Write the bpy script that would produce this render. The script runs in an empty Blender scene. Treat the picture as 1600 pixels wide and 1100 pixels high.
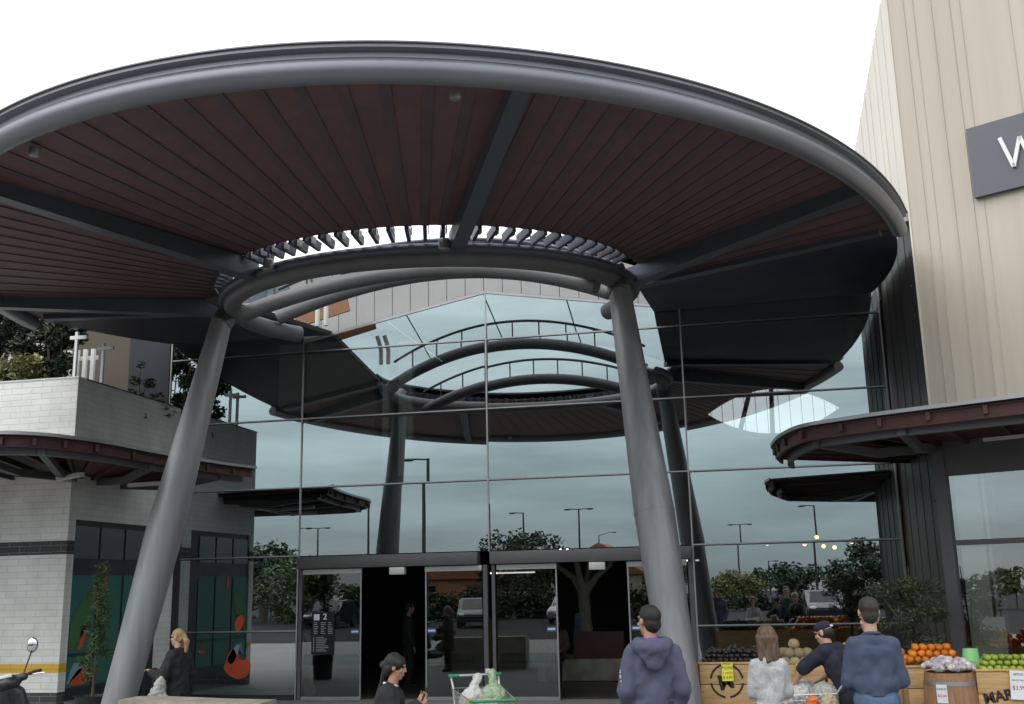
import bpy, bmesh, math, random
from mathutils import Vector, Matrix, noise
R = math.radians
rng = random.Random(7)
SC = bpy.context.scene
COL = SC.collection
PI = math.pi

# ------------------------------------------------------------------ materials
def mat(name, col, rough=.6, metal=0., var=.12, vscale=3., bump=0., bscale=40., spec=.5, dirt=None, stretch=(1, 1, 1), coat=0.):
    m = bpy.data.materials.new(name); m.use_nodes = True
    nt = m.node_tree; N = nt.nodes; L = nt.links
    b = N['Principled BSDF']; b.inputs['Roughness'].default_value = rough; b.inputs['Metallic'].default_value = metal
    b.inputs['Specular IOR Level'].default_value = spec
    b.inputs['Coat Weight'].default_value = coat
    tc = N.new('ShaderNodeTexCoord'); mp = N.new('ShaderNodeMapping'); mp.inputs['Scale'].default_value = stretch
    L.new(tc.outputs['Object'], mp.inputs['Vector'])
    nz = N.new('ShaderNodeTexNoise'); nz.inputs['Scale'].default_value = vscale; nz.inputs['Detail'].default_value = 6
    nz.inputs['Roughness'].default_value = .6
    L.new(mp.outputs[0], nz.inputs['Vector'])
    mx = N.new('ShaderNodeMix'); mx.data_type = 'RGBA'
    c = Vector(col)
    d = Vector(dirt) if dirt else c * (1 - 2 * var)
    mx.inputs['A'].default_value = (*d, 1); mx.inputs['B'].default_value = (*(c * (1 + var)), 1)
    rp = N.new('ShaderNodeMapRange'); rp.inputs['From Min'].default_value = .3; rp.inputs['From Max'].default_value = .7
    L.new(nz.outputs['Fac'], rp.inputs['Value']); L.new(rp.outputs[0], mx.inputs['Factor'])
    L.new(mx.outputs['Result'], b.inputs['Base Color'])
    rr = N.new('ShaderNodeMapRange'); rr.inputs['To Min'].default_value = max(0, rough - .12); rr.inputs['To Max'].default_value = min(1, rough + .12)
    L.new(nz.outputs['Fac'], rr.inputs['Value']); L.new(rr.outputs[0], b.inputs['Roughness'])
    if bump:
        n2 = N.new('ShaderNodeTexNoise'); n2.inputs['Scale'].default_value = bscale; n2.inputs['Detail'].default_value = 4
        L.new(mp.outputs[0], n2.inputs['Vector'])
        bp = N.new('ShaderNodeBump'); bp.inputs['Strength'].default_value = bump; bp.inputs['Distance'].default_value = .01
        L.new(n2.outputs['Fac'], bp.inputs['Height']); L.new(bp.outputs[0], b.inputs['Normal'])
    return m

def vary(name, lo, hi):
    m = M[name]; nt = m.node_tree; b = nt.nodes['Principled BSDF']; src = b.inputs['Base Color'].links[0].from_socket
    oi = nt.nodes.new('ShaderNodeObjectInfo'); mr = nt.nodes.new('ShaderNodeMapRange'); mr.inputs['To Min'].default_value = lo; mr.inputs['To Max'].default_value = hi
    nt.links.new(oi.outputs['Random'], mr.inputs['Value']); mx = nt.nodes.new('ShaderNodeMix'); mx.data_type = 'RGBA'; mx.blend_type = 'MULTIPLY'; mx.inputs['Factor'].default_value = 1
    nt.links.new(src, mx.inputs['A']); nt.links.new(mr.outputs[0], mx.inputs['B']); nt.links.new(mx.outputs['Result'], b.inputs['Base Color'])
def brick_mat(name, c1, c2, mortar, axis):
    m = bpy.data.materials.new(name); m.use_nodes = True
    nt = m.node_tree; N = nt.nodes; L = nt.links; b = N['Principled BSDF']; b.inputs['Roughness'].default_value = .6
    tc = N.new('ShaderNodeTexCoord'); sx = N.new('ShaderNodeSeparateXYZ'); cx = N.new('ShaderNodeCombineXYZ')
    L.new(tc.outputs['Object'], sx.inputs[0]); L.new(sx.outputs[axis], cx.inputs[0]); L.new(sx.outputs['Z'], cx.inputs[1])
    br = N.new('ShaderNodeTexBrick'); br.inputs['Scale'].default_value = 1
    br.inputs['Brick Width'].default_value = .38; br.inputs['Row Height'].default_value = .102; br.inputs['Mortar Size'].default_value = .006
    br.inputs['Mortar Smooth'].default_value = .3; br.offset = .5; br.inputs['Bias'].default_value = .2
    br.inputs['Color1'].default_value = (*c1, 1); br.inputs['Color2'].default_value = (*c2, 1); br.inputs['Mortar'].default_value = (*mortar, 1)
    L.new(cx.outputs[0], br.inputs['Vector'])
    nz = N.new('ShaderNodeTexNoise'); nz.inputs['Scale'].default_value = 2.2; nz.inputs['Detail'].default_value = 7; L.new(tc.outputs['Object'], nz.inputs['Vector'])
    mr = N.new('ShaderNodeMapRange'); mr.inputs['From Min'].default_value = .3; mr.inputs['From Max'].default_value = .7; mr.inputs['To Min'].default_value = .86; mr.inputs['To Max'].default_value = 1.08
    L.new(nz.outputs['Fac'], mr.inputs['Value'])
    mx = N.new('ShaderNodeMix'); mx.data_type = 'RGBA'; mx.blend_type = 'MULTIPLY'; mx.inputs['Factor'].default_value = 1
    L.new(br.outputs['Color'], mx.inputs['A']); L.new(mr.outputs[0], mx.inputs['B']); L.new(mx.outputs['Result'], b.inputs['Base Color'])
    bp = N.new('ShaderNodeBump'); bp.inputs['Strength'].default_value = .5; bp.inputs['Distance'].default_value = .006; bp.invert = True
    L.new(br.outputs['Fac'], bp.inputs['Height']); L.new(bp.outputs[0], b.inputs['Normal'])
    return m

def glass_mat(name, refl, rcol, tcol, wav=.0, wscale=1.2, rough=0., ior=1.5):
    m = bpy.data.materials.new(name); m.use_nodes = True
    nt = m.node_tree; N = nt.nodes; L = nt.links
    N.remove(N['Principled BSDF']); out = N['Material Output']
    g = N.new('ShaderNodeBsdfGlossy'); g.inputs['Color'].default_value = (*rcol, 1); g.inputs['Roughness'].default_value = rough
    t = N.new('ShaderNodeBsdfTransparent'); t.inputs['Color'].default_value = (*tcol, 1)
    fr = N.new('ShaderNodeFresnel'); fr.inputs['IOR'].default_value = ior
    ad = N.new('ShaderNodeMath'); ad.operation = 'ADD'; ad.use_clamp = True; ad.inputs[1].default_value = refl
    L.new(fr.outputs[0], ad.inputs[0])
    mx = N.new('ShaderNodeMixShader'); L.new(ad.outputs[0], mx.inputs[0]); L.new(t.outputs[0], mx.inputs[1]); L.new(g.outputs[0], mx.inputs[2])
    if wav:
        tc = N.new('ShaderNodeTexCoord'); nz = N.new('ShaderNodeTexNoise'); nz.inputs['Scale'].default_value = wscale; nz.inputs['Detail'].default_value = 1
        L.new(tc.outputs['Object'], nz.inputs['Vector'])
        bp = N.new('ShaderNodeBump'); bp.inputs['Strength'].default_value = wav; bp.inputs['Distance'].default_value = .01
        L.new(nz.outputs['Fac'], bp.inputs['Height']); L.new(bp.outputs[0], g.inputs['Normal'])
    L.new(mx.outputs[0], out.inputs['Surface'])
    return m

def emit_mat(name, col, s):
    m = bpy.data.materials.new(name); m.use_nodes = True
    b = m.node_tree.nodes['Principled BSDF']; b.inputs['Base Color'].default_value = (*col, 1)
    b.inputs['Emission Color'].default_value = (*col, 1); b.inputs['Emission Strength'].default_value = s
    return m

M = {}
M['steel'] = mat('canopy steel paint', (.082, .092, .12), .42, .35, .06, 1.5, .05, 60)
M['rim'] = mat('rim tube paint', (.19, .195, .22), .38, .4, .05, 1.2, .03, 60)
M['column'] = mat('column paint', (.265, .265, .272), .45, .25, .13, 2.0, .06, 90, stretch=(4, 4, .16))
M['ringsteel'] = mat('inner ring paint', (.13, .13, .135), .5, .2, .10, 2.0, .05, 60)
M['roofskin'] = mat('roof sheet', (.12, .12, .13), .5, .2)
M['timber'] = mat('soffit timber', (.125, .066, .063), .62, 0, .16, 1.5, .1, 50, stretch=(3, 3, 1))
M['navysoffit'] = mat('dark navy soffit lining', (.014, .016, .029), .6, 0, .1, 1)
M['rafter'] = mat('rafter shade strip', (.092, .058, .064), .6, 0, .15, 3)  # on the canopy soffit this darker tone paints shadow bands
M['redtimber'] = mat('red brown timber', (.075, .028, .024), .6, 0, .2, 4)
M['darkmetal'] = mat('dark frame', (.035, .036, .042), .45, .3, .08)
M['header'] = mat('door header paint', (.12, .115, .125), .5, .2, .05)
M['mull'] = mat('mullion aluminium', (.05, .05, .055), .35, .6, .05)
M['mullcap'] = mat('pressed glazing bead', (.42, .40, .41), .35, .7, .05)
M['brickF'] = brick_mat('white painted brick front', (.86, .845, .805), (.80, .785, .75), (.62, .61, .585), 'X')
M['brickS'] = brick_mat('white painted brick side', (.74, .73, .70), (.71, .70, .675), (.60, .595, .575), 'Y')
M['blackF'] = brick_mat('black brick front', (.04, .04, .045), (.055, .055, .06), (.20, .20, .20), 'X')
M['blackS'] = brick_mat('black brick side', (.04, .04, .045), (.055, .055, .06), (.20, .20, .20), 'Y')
M['yellowF'] = brick_mat('yellow painted brick front', (.78, .46, .05), (.70, .41, .045), (.55, .32, .04), 'X')
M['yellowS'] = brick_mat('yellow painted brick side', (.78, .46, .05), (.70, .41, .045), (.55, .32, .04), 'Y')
M['cream'] = mat('cream wall panel', (.53, .475, .40), .55, .0, .06, .5, .05, 25, dirt=(.46, .405, .335), stretch=(5, 5, .18))
M['creamside'] = mat('cream side panel', (.66, .62, .54), .55, .0, .06, .5, .04, 25, stretch=(1, 1, .3))
M['darkclad'] = mat('dark brown cladding', (.075, .068, .062), .5, .1, .14, 2.5, .05, 40, stretch=(2, 2, .4))
M['brownwall'] = mat('brown rendered wall', (.10, .082, .062), .8, 0, .1, 1)
M['greypanel'] = mat('grey metal panel', (.42, .40, .395), .45, .15, .05, .8)
M['signpanel'] = mat('slate grey sign panel', (.10, .107, .125), .4, .1, .04, 1)
M['white'] = mat('white paint', (.80, .80, .80), .4, 0, .03)
M['offwhite'] = mat('off white plastic', (.62, .62, .60), .45, 0, .05)
M['glass'] = glass_mat('reflective tinted glazing', .40, (.89, .975, .985), (.42, .47, .48), .03, .8)
M['doorglass'] = glass_mat('door glass', .12, (.92, .97, .98), (.62, .66, .66), .006, 1.0)
M['shopglass'] = glass_mat('shopfront glass', .38, (.92, .95, .97), (.80, .84, .82), .012, .8)
M['skyglass'] = glass_mat('skylight glazing', .03, (.9, .95, 1), (.90, .92, .93), 0, ior=1.08)
M['tealglass'] = glass_mat('mural window glass', .10, (.8, .9, .9), (.8, .85, .85), .01, 1)
M['teal'] = mat('teal mural film', (.022, .11, .115), .5, 0, .25, .9, dirt=(.03, .12, .065))
M['orange_film'] = mat('orange mural film', (.62, .085, .025), .5)
M['blue_film'] = mat('pale blue mural film', (.22, .33, .42), .5)
M['pink_film'] = mat('pink mural film', (.55, .22, .26), .5)
M['green_film'] = mat('green mural film', (.05, .16, .05), .5)
M['ground'] = mat('grey concrete paving', (.20, .197, .19), .8, 0, .12, .8, .2, 30)
M['asphalt'] = mat('car park asphalt', (.042, .042, .045), .95, 0, .15, .7, .3, 60, spec=.05)
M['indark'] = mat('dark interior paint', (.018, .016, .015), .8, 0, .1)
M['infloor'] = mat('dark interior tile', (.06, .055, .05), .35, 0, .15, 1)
M['inbeige'] = mat('beige interior lining', (.20, .17, .13), .7, 0, .08)
M['inwhite'] = mat('white interior lining', (.66, .70, .62), .7, 0, .06)
M['concrete'] = mat('concrete seat', (.36, .33, .28), .8, 0, .18, 4, .4, 50)
M['bark'] = mat('bark', (.12, .09, .065), .9, 0, .2, 10, .5, 30)
M['palebark'] = mat('pale bark', (.26, .22, .19), .85, 0, .15, 6, .4, 20)
M['leafdark'] = mat('dark green leaves', (.024, .042, .018), .55, 0, .3, 2.0)
M['leafolive'] = mat('olive leaves', (.075, .085, .05), .5, 0, .35, 5, dirt=(.035, .045, .022))
M['leafmid'] = mat('mid green leaves', (.07, .11, .035), .5, 0, .35, 4, dirt=(.03, .055, .018))
M['leafyellow'] = mat('yellow green leaves', (.15, .14, .04), .5, 0, .35, 4, dirt=(.05, .07, .02))
M['pine'] = mat('pine board', (.56, .36, .165), .6, 0, .10, 3, .15, 40, dirt=(.40, .24, .10), stretch=(1.2, 6, 12))
M['pinedark'] = mat('pine board edge', (.30, .18, .09), .7, 0, .15, 3)
M['barrel'] = mat('oak barrel stave', (.33, .175, .085), .5, 0, .2, 5, .15, 30, dirt=(.21, .11, .055), stretch=(6, 6, .6))
M['hoop'] = mat('galvanised hoop', (.30, .30, .31), .45, .7, .15, 6)
M['stencil'] = mat('black stencil paint', (.035, .022, .018), .8)
M['yellowcard'] = mat('yellow price card', (.86, .78, .06), .6, 0, .03)
M['whitecard'] = mat('white price card', (.75, .76, .80), .6, 0, .03)
M['ink'] = mat('dark ink', (.05, .05, .06), .7)
M['redink'] = mat('red ink', (.45, .03, .08), .7)
M['orange'] = mat('orange peel', (.85, .25, .02), .45, 0, .12, 20, .25, 300)
M['apple'] = mat('green apple skin', (.33, .42, .05), .3, 0, .2, 10)
M['plum'] = mat('dark plum skin', (.028, .018, .022), .4, 0, .3, 20)
M['melon'] = mat('netted melon rind', (.40, .31, .17), .7, 0, .2, 60, .4, 90)
M['netbag'] = mat('white netted garlic', (.62, .58, .58), .55, 0, .25, 18, .6, 40, dirt=(.34, .28, .33))
M['greenbucket'] = mat('light green plastic', (.25, .62, .22), .35, 0, .06)
M['bagwhite'] = mat('white plastic bag', (.62, .62, .60), .35, 0, .1, 8, .5, 20)
M['baggrey'] = mat('grey plastic bag', (.40, .40, .38), .35, 0, .15, 8, .5, 20)
M['baggreen'] = mat('greenish plastic bag', (.38, .46, .34), .35, 0, .2, 8, .5, 20, dirt=(.16, .28, .11))
M['bagorange'] = mat('orange carrier bag', (.80, .16, .02), .4, 0, .1)
M['bagpaper'] = mat('tan paper bag', (.42, .34, .24), .7, 0, .15, 8, .4, 20)
M['wire'] = mat('zinc wire', (.50, .50, .50), .35, .8, .05)
M['trolleygreen'] = mat('green trolley plastic', (.01, .25, .10), .35, 0, .05)
M['box'] = mat('printed carton', (.60, .52, .42), .5, 0, .2, 12)
M['bluebox'] = mat('blue carton', (.07, .14, .40), .5)
M['yellowbox'] = mat('yellow carton', (.75, .55, .10), .5)
M['skin'] = mat('fair skin', (.52, .30, .21), .5, 0, .06, 9)
M['skintan'] = mat('tan skin', (.38, .20, .125), .5, 0, .06, 9)
M['hairdark'] = mat('dark hair', (.012, .009, .008), .65, 0, .3, 30, .4, 120)
M['hairbrown'] = mat('brown hair', (.13, .075, .05), .45, 0, .3, 25, .5, 90, stretch=(3, 3, .5))
M['hairblonde'] = mat('blonde hair', (.42, .27, .13), .45, 0, .25, 25, .5, 90, stretch=(3, 3, .5))
M['hairshort'] = mat('short cropped hair', (.03, .024, .022), .6, 0, .3, 60, .5, 200)
M['navy'] = mat('navy blue sweater', (.05, .066, .115), .85, 0, .12, 4, .25, 250)
M['hoodie'] = mat('slate blue fleece', (.070, .078, .125), .85, 0, .10, 4, .3, 150)
M['purple'] = mat('purple hood lining', (.10, .06, .24), .85)
M['marl'] = mat('grey marl knit', (.42, .42, .42), .9, 0, .28, 55, .4, 200, dirt=(.33, .33, .335))
M['black'] = mat('black cloth', (.014, .014, .016), .8, 0, .2, 5, .25, 120)
M['darknavy'] = mat('dark navy workwear', (.017, .02, .036), .85, 0, .15, 5, .25, 120)
M['denim'] = mat('blue denim', (.075, .12, .21), .85, 0, .22, 9, .3, 180)
M['rubber'] = mat('black rubber', (.02, .02, .02), .7)
M['blackplastic'] = mat('black scooter plastic', (.028, .028, .03), .35, 0, .1)
M['mirror'] = mat('mirror glass', (.85, .85, .86), .04, 1, .01)
M['chrome'] = mat('chrome', (.6, .6, .6), .2, 1, .02)
M['eye'] = mat('eye', (.02, .015, .012), .3)
M['lip'] = mat('lips', (.36, .13, .11), .5)
M['tealshirt'] = mat('teal shirt', (.06, .26, .30), .8)
M['brownshirt'] = mat('brown shirt', (.10, .05, .04), .8)
M['lamp'] = emit_mat('warm lamp glow', (1, .62, .22), 5)
M['pot'] = mat('charcoal pot', (.035, .035, .038), .6)
M['bronze'] = mat('lamp post paint', (.03, .03, .032), .5, .3)
M['carwhite'] = mat('white car paint', (.65, .65, .66), .25, .1, .02, coat=.5)
M['cardark'] = mat('dark car paint', (.03, .035, .045), .25, .3, .02, coat=.5)
M['carsilver'] = mat('silver car paint', (.38, .39, .40), .25, .6, .02, coat=.5)
M['carglass'] = mat('car window', (.015, .018, .02), .08, 0, .02, spec=.8)
M['housebrick'] = mat('orange brick house', (.34, .17, .09), .8, 0, .1, 4)
M['housecream'] = mat('cream rendered house', (.48, .42, .33), .8)
M['rooftile'] = mat('terracotta roof tile', (.28, .11, .06), .8, 0, .2, 6)
M['redsign'] = mat('red shop lettering', (.55, .07, .05), .5)

for nm_ in ('orange', 'apple', 'plum', 'melon', 'netbag'): vary(nm_, .68, 1.12)

# ------------------------------------------------------------------ mesh building
class MB:
    def __init__(s): s.bm = bmesh.new()
    def box(s, a, b, bev=0):
        c = [(a[i] + b[i]) / 2 for i in range(3)]; d = [abs(b[i] - a[i]) for i in range(3)]
        return s.boxc(c, d, None, bev)
    def boxc(s, c, d, rot=None, bev=0):
        r = bmesh.ops.create_cube(s.bm, size=1); v = r['verts']
        m = Matrix.Translation(c) @ (rot.to_4x4() if rot is not None else Matrix()) @ Matrix.Diagonal((*d, 1))
        bmesh.ops.transform(s.bm, matrix=m, verts=v)
        if bev:
            e = {e for q in v for e in q.link_edges}
            bmesh.ops.bevel(s.bm, geom=list(e), offset=bev, segments=2, affect='EDGES', profile=.5)
        return s
    def beam(s, p, q, w, h, up=(0, 0, 1), w2=None, h2=None):
        p = Vector(p); q = Vector(q); d = (q - p).normalized(); u = Vector(up); sd = d.cross(u).normalized(); u = sd.cross(d)
        w2 = w if w2 is None else w2; h2 = h if h2 is None else h2
        vs = [s.bm.verts.new(P + sd * a * W / 2 + u * b * H / 2) for P, W, H in ((p, w, h), (q, w2, h2)) for a, b in ((-1, -1), (1, -1), (1, 1), (-1, 1))]
        for f in ((3, 2, 1, 0), (4, 5, 6, 7), (0, 1, 5, 4), (1, 2, 6, 5), (2, 3, 7, 6), (3, 0, 4, 7)): s.bm.faces.new([vs[i] for i in f])
        return s
    def tube(s, pts, r, n=10, closed=False, cap=True):
        pts = [Vector(p) for p in pts]; K = len(pts)
        rr = r if isinstance(r, (list, tuple)) else [r] * K
        rings = []; prev = None
        for i, p in enumerate(pts):
            a = pts[(i - 1) % K] if (closed or i > 0) else p
            b = pts[(i + 1) % K] if (closed or i < K - 1) else p
            d = (b - a).normalized()
            if prev is None:
                up = Vector((0, 0, 1)) if abs(d.z) < .9 else Vector((1, 0, 0))
                x = d.cross(up).normalized()
            else:
                x = (prev - d * prev.dot(d)).normalized()
            prev = x; y = d.cross(x)
            rings.append([s.bm.verts.new(p + (x * math.cos(2 * PI * k / n) + y * math.sin(2 * PI * k / n)) * rr[i]) for k in range(n)])
        for i in range(K if closed else K - 1):
            A, B = rings[i], rings[(i + 1) % K]
            for k in range(n):
                s.bm.faces.new((A[k], A[(k + 1) % n], B[(k + 1) % n], B[k]))
        if cap and not closed:
            s.bm.faces.new(rings[0][::-1]); s.bm.faces.new(rings[-1])
        return s
    def lathe(s, prof, n=24, c=(0, 0, 0)):
        rings = []
        for r, z in prof:
            rings.append([s.bm.verts.new((c[0] + r * math.cos(2 * PI * k / n), c[1] + r * math.sin(2 * PI * k / n), c[2] + z)) for k in range(n)])
        for A, B in zip(rings, rings[1:]):
            for k in range(n): s.bm.faces.new((A[k], A[(k + 1) % n], B[(k + 1) % n], B[k]))
        s.bm.faces.new(rings[0][::-1]); s.bm.faces.new(rings[-1])
        return s
    def ell(s, c, r, rot=None, u=16, v=10):
        q = bmesh.ops.create_uvsphere(s.bm, u_segments=u, v_segments=v, radius=1)['verts']
        m = Matrix.Translation(c) @ (rot.to_4x4() if rot is not None else Matrix()) @ Matrix.Diagonal((*r, 1))
        bmesh.ops.transform(s.bm, matrix=m, verts=q); return s
    def cone(s, p, r1, q, r2, n=12):
        p = Vector(p); q = Vector(q); d = q - p; l = d.length
        k = 5; pts = []; rs = []
        dn = d / max(l, 1e-6)
        for i in range(k): t = PI / 2 * (i + .25) / k; pts.append(p - dn * r1 * math.cos(t)); rs.append(r1 * math.sin(t))
        for i in range(k - 1, -1, -1): t = PI / 2 * (i + .25) / k; pts.append(q + dn * r2 * math.cos(t)); rs.append(r2 * math.sin(t))
        return s.tube(pts, rs, n)
    def prism(s, poly, a, b, axis='Y'):
        def P(u, w, t): return {'Y': (u, t, w), 'X': (t, u, w), 'Z': (u, w, t)}[axis]
        A = [s.bm.verts.new(P(u, w, a)) for u, w in poly]; B = [s.bm.verts.new(P(u, w, b)) for u, w in poly]
        s.bm.faces.new(A); s.bm.faces.new(B[::-1]); n = len(poly)
        for i in range(n): s.bm.faces.new((A[i], A[(i + 1) % n], B[(i + 1) % n], B[i]))
        return s
    def quad(s, *p): s.bm.faces.new([s.bm.verts.new(q) for q in p]); return s
    def strip(s, A, B, th=None):
        """solid sheet between two polylines A (one edge) and B (other), thickness th along z"""
        rows = [[s.bm.verts.new(p) for p in A], [s.bm.verts.new(p) for p in B]]
        top = [[s.bm.verts.new((p[0], p[1], p[2] + th)) for p in A], [s.bm.verts.new((p[0], p[1], p[2] + th)) for p in B]]
        n = len(A)
        for i in range(n - 1):
            s.bm.faces.new((rows[0][i], rows[0][i + 1], rows[1][i + 1], rows[1][i])); s.bm.faces.new((top[0][i], top[1][i], top[1][i + 1], top[0][i + 1]))
            s.bm.faces.new((rows[0][i], top[0][i], top[0][i + 1], rows[0][i + 1])); s.bm.faces.new((rows[1][i], rows[1][i + 1], top[1][i + 1], top[1][i]))
        for i in (0, n - 1): s.bm.faces.new((rows[0][i], rows[1][i], top[1][i], top[0][i]))
        return s
    def mesh(s, name, smooth=True, angle=40, recalc=True):
        if recalc: bmesh.ops.recalc_face_normals(s.bm, faces=s.bm.faces[:])
        me = bpy.data.meshes.new(name); s.bm.to_mesh(me); s.bm.free()
        if smooth:
            me.polygons.foreach_set('use_smooth', [True] * len(me.polygons))
            me.set_sharp_from_angle(angle=R(angle))
        return me
    def build(s, name, m, parent=None, loc=None, rotz=None, **k):
        me = s.mesh(name, **k); me.materials.append(M[m] if isinstance(m, str) else m)
        return link(name, me, parent, loc, rotz)

def link(name, me, parent=None, loc=None, rotz=None):
    o = bpy.data.objects.new(name, me); COL.objects.link(o)
    if parent is not None: o.parent = parent
    if loc is not None: o.location = loc
    if rotz is not None: o.rotation_euler.z = rotz
    return o

def tag(o, label, cat, group=None, kind=None):
    o['label'] = label; o['category'] = cat
    if group: o['group'] = group
    if kind: o['kind'] = kind
    return o
def thing(name, label, cat, loc=(0, 0, 0), rotz=0, group=None):
    o = bpy.data.objects.new(name, None); COL.objects.link(o); o.location = loc; o.rotation_euler.z = rotz; o.empty_display_size = .2
    return tag(o, label, cat, group)
def dup(o, loc=None, rotz=None, label=None, parent=None, mats=None):
    c = o.copy(); COL.objects.link(c)
    if parent is not None: c.parent = parent
    if loc is not None: c.location = loc
    if rotz is not None: c.rotation_euler.z = rotz
    if label: c['label'] = label
    for ch in o.children: dup(ch, parent=c)
    return c
def struct(o): o['kind'] = 'structure'; return o

def text_mesh(txt, size, ext=.004, shear=0, bold=0.):
    cu = bpy.data.curves.new('lettering', 'FONT'); cu.body = txt; cu.size = size; cu.extrude = ext; cu.align_x = 'CENTER'; cu.align_y = 'CENTER'; cu.shear = shear; cu.offset = bold
    o = bpy.data.objects.new('lettering', cu); COL.objects.link(o)
    dg = bpy.context.evaluated_depsgraph_get(); me = bpy.data.meshes.new_from_object(o.evaluated_get(dg))
    bpy.data.objects.remove(o); bpy.data.curves.remove(cu)
    return me
def put_text(txt, size, m, parent, loc, rotz=0, tilt=0, name='lettering', ext=.004, bold=0.):
    me = text_mesh(txt, size, ext, 0, bold)
    me.transform(Matrix.Rotation(rotz, 4, 'Z') @ Matrix.Rotation(PI / 2, 4, 'X') @ Matrix.Rotation(tilt, 4, 'Z')); me.materials.clear(); me.materials.append(M[m])
    return link(name, me, parent, loc)

def remesh(mb, vox, smooth=2, fold=0., fscale=6., aniso=(1, 1, 1)):
    me = mb.mesh('tmp', smooth=False)
    o = bpy.data.objects.new('tmp', me); COL.objects.link(o)
    md = o.modifiers.new('r', 'REMESH'); md.mode = 'VOXEL'; md.voxel_size = vox; md.adaptivity = 0
    dg = bpy.context.evaluated_depsgraph_get(); out = bpy.data.meshes.new_from_object(o.evaluated_get(dg))
    bpy.data.objects.remove(o); bpy.data.meshes.remove(me)
    bm = bmesh.new(); bm.from_mesh(out)
    for _ in range(smooth): bmesh.ops.smooth_vert(bm, verts=bm.verts, factor=.5, use_axis_x=True, use_axis_y=True, use_axis_z=True)
    if fold:
        bm.normal_update()
        for v in bm.verts:
            p = Vector((v.co.x * aniso[0], v.co.y * aniso[1], v.co.z * aniso[2])) * fscale
            n = noise.noise(p) + .5 * noise.noise(p * 2.1)
            v.co += v.normal * fold * (1 - 2 * abs(n))
        bmesh.ops.smooth_vert(bm, verts=bm.verts, factor=.4, use_axis_x=True, use_axis_y=True, use_axis_z=True)
    bm.to_mesh(out); bm.free()
    out.polygons.foreach_set('use_smooth', [True] * len(out.polygons))
    return out
def trim_hem(me, z, amp=.006):
    bm = bmesh.new(); bm.from_mesh(me)
    bmesh.ops.bisect_plane(bm, geom=bm.verts[:] + bm.edges[:] + bm.faces[:], plane_co=(0, 0, z), plane_no=(0, .06, 1), clear_inner=True)
    bm.to_mesh(me); bm.free(); return me
def link_mesh(name, me, m, parent): me.materials.clear(); me.materials.append(M[m]); return link(name, me, parent)

# ------------------------------------------------------------------ camera
cam = bpy.data.cameras.new('camera'); co = bpy.data.objects.new('camera', cam); COL.objects.link(co)
r_ = Vector((.97744632, .21012305, -.02114219)); u_ = Vector((.06564145, -.2071355, .97610762)); f_ = Vector((-.20072341, .95548061, .21625661))
co.matrix_world = Matrix(((r_.x, u_.x, -f_.x, 0), (r_.y, u_.y, -f_.y, 0), (r_.z, u_.z, -f_.z, 1.95), (0, 0, 0, 1)))
cam.sensor_width = 36; cam.lens = 1651.4 / 1600 * 36; cam.clip_end = 3000; cam.clip_start = .05
SC.camera = co

# ------------------------------------------------------------------ sky and sun
SUN_EL, SUN_AZ = R(48), R(222)      # azimuth clockwise from +Y : behind the camera, to the left
w = bpy.data.worlds.new('World'); SC.world = w; w.use_nodes = True
nt = w.node_tree; N = nt.nodes; L = nt.links; bg = N['Background']; bg.inputs['Strength'].default_value = .1
sky = N.new('ShaderNodeTexSky'); sky.sky_type = 'NISHITA'; sky.sun_disc = False; sky.sun_elevation = SUN_EL; sky.sun_rotation = SUN_AZ
tc = N.new('ShaderNodeTexCoord'); sp = N.new('ShaderNodeSeparateXYZ'); L.new(tc.outputs['Generated'], sp.inputs[0])
fr = N.new('ShaderNodeMapRange'); fr.interpolation_type = 'SMOOTHSTEP'; fr.inputs['From Min'].default_value = -.15; fr.inputs['From Max'].default_value = .45
L.new(sp.outputs['Y'], fr.inputs['Value'])
zr = N.new('ShaderNodeValToRGB'); e = zr.color_ramp.elements
e[0].position = 0.0; e[0].color = (.27, .33, .37, 1); e[1].position = .5; e[1].color = (1.75, 1.78, 1.8, 1)
q = zr.color_ramp.elements.new(.10); q.color = (.56, .69, .73, 1)
q = zr.color_ramp.elements.new(.28); q.color = (1.10, 1.24, 1.25, 1)
L.new(sp.outputs['Z'], zr.inputs['Fac'])
mp = N.new('ShaderNodeMapping'); mp.inputs['Scale'].default_value = (1.8, 1.8, 11); L.new(tc.outputs['Generated'], mp.inputs['Vector'])
nz = N.new('ShaderNodeTexNoise'); nz.inputs['Scale'].default_value = 2.2; nz.inputs['Detail'].default_value = 8; nz.inputs['Roughness'].default_value = .55; L.new(mp.outputs[0], nz.inputs['Vector'])
cr = N.new('ShaderNodeMapRange'); cr.inputs['From Min'].default_value = .3; cr.inputs['From Max'].default_value = .7; cr.inputs['To Min'].default_value = 6.4; cr.inputs['To Max'].default_value = 11.4
L.new(nz.outputs['Fac'], cr.inputs['Value'])
ml = N.new('ShaderNodeMix'); ml.data_type = 'RGBA'; ml.blend_type = 'MULTIPLY'; ml.inputs['Factor'].default_value = 1; ml.clamp_result = False
L.new(zr.outputs['Color'], ml.inputs['A']); L.new(cr.outputs[0], ml.inputs['B'])
mf = N.new('ShaderNodeMix'); mf.data_type = 'RGBA'; L.new(fr.outputs[0], mf.inputs['Factor']); L.new(ml.outputs['Result'], mf.inputs['A']); mf.inputs['B'].default_value = (13.5, 13.6, 13.8, 1)
ms = N.new('ShaderNodeMix'); ms.data_type = 'RGBA'; ms.inputs['Factor'].default_value = .12; L.new(mf.outputs['Result'], ms.inputs['A']); L.new(sky.outputs[0], ms.inputs['B'])
L.new(ms.outputs['Result'], bg.inputs['Color'])
sl = bpy.data.lights.new('sun', 'SUN'); sl.energy = 1.0; sl.angle = R(65); sl.color = (1, .96, .9)
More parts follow.
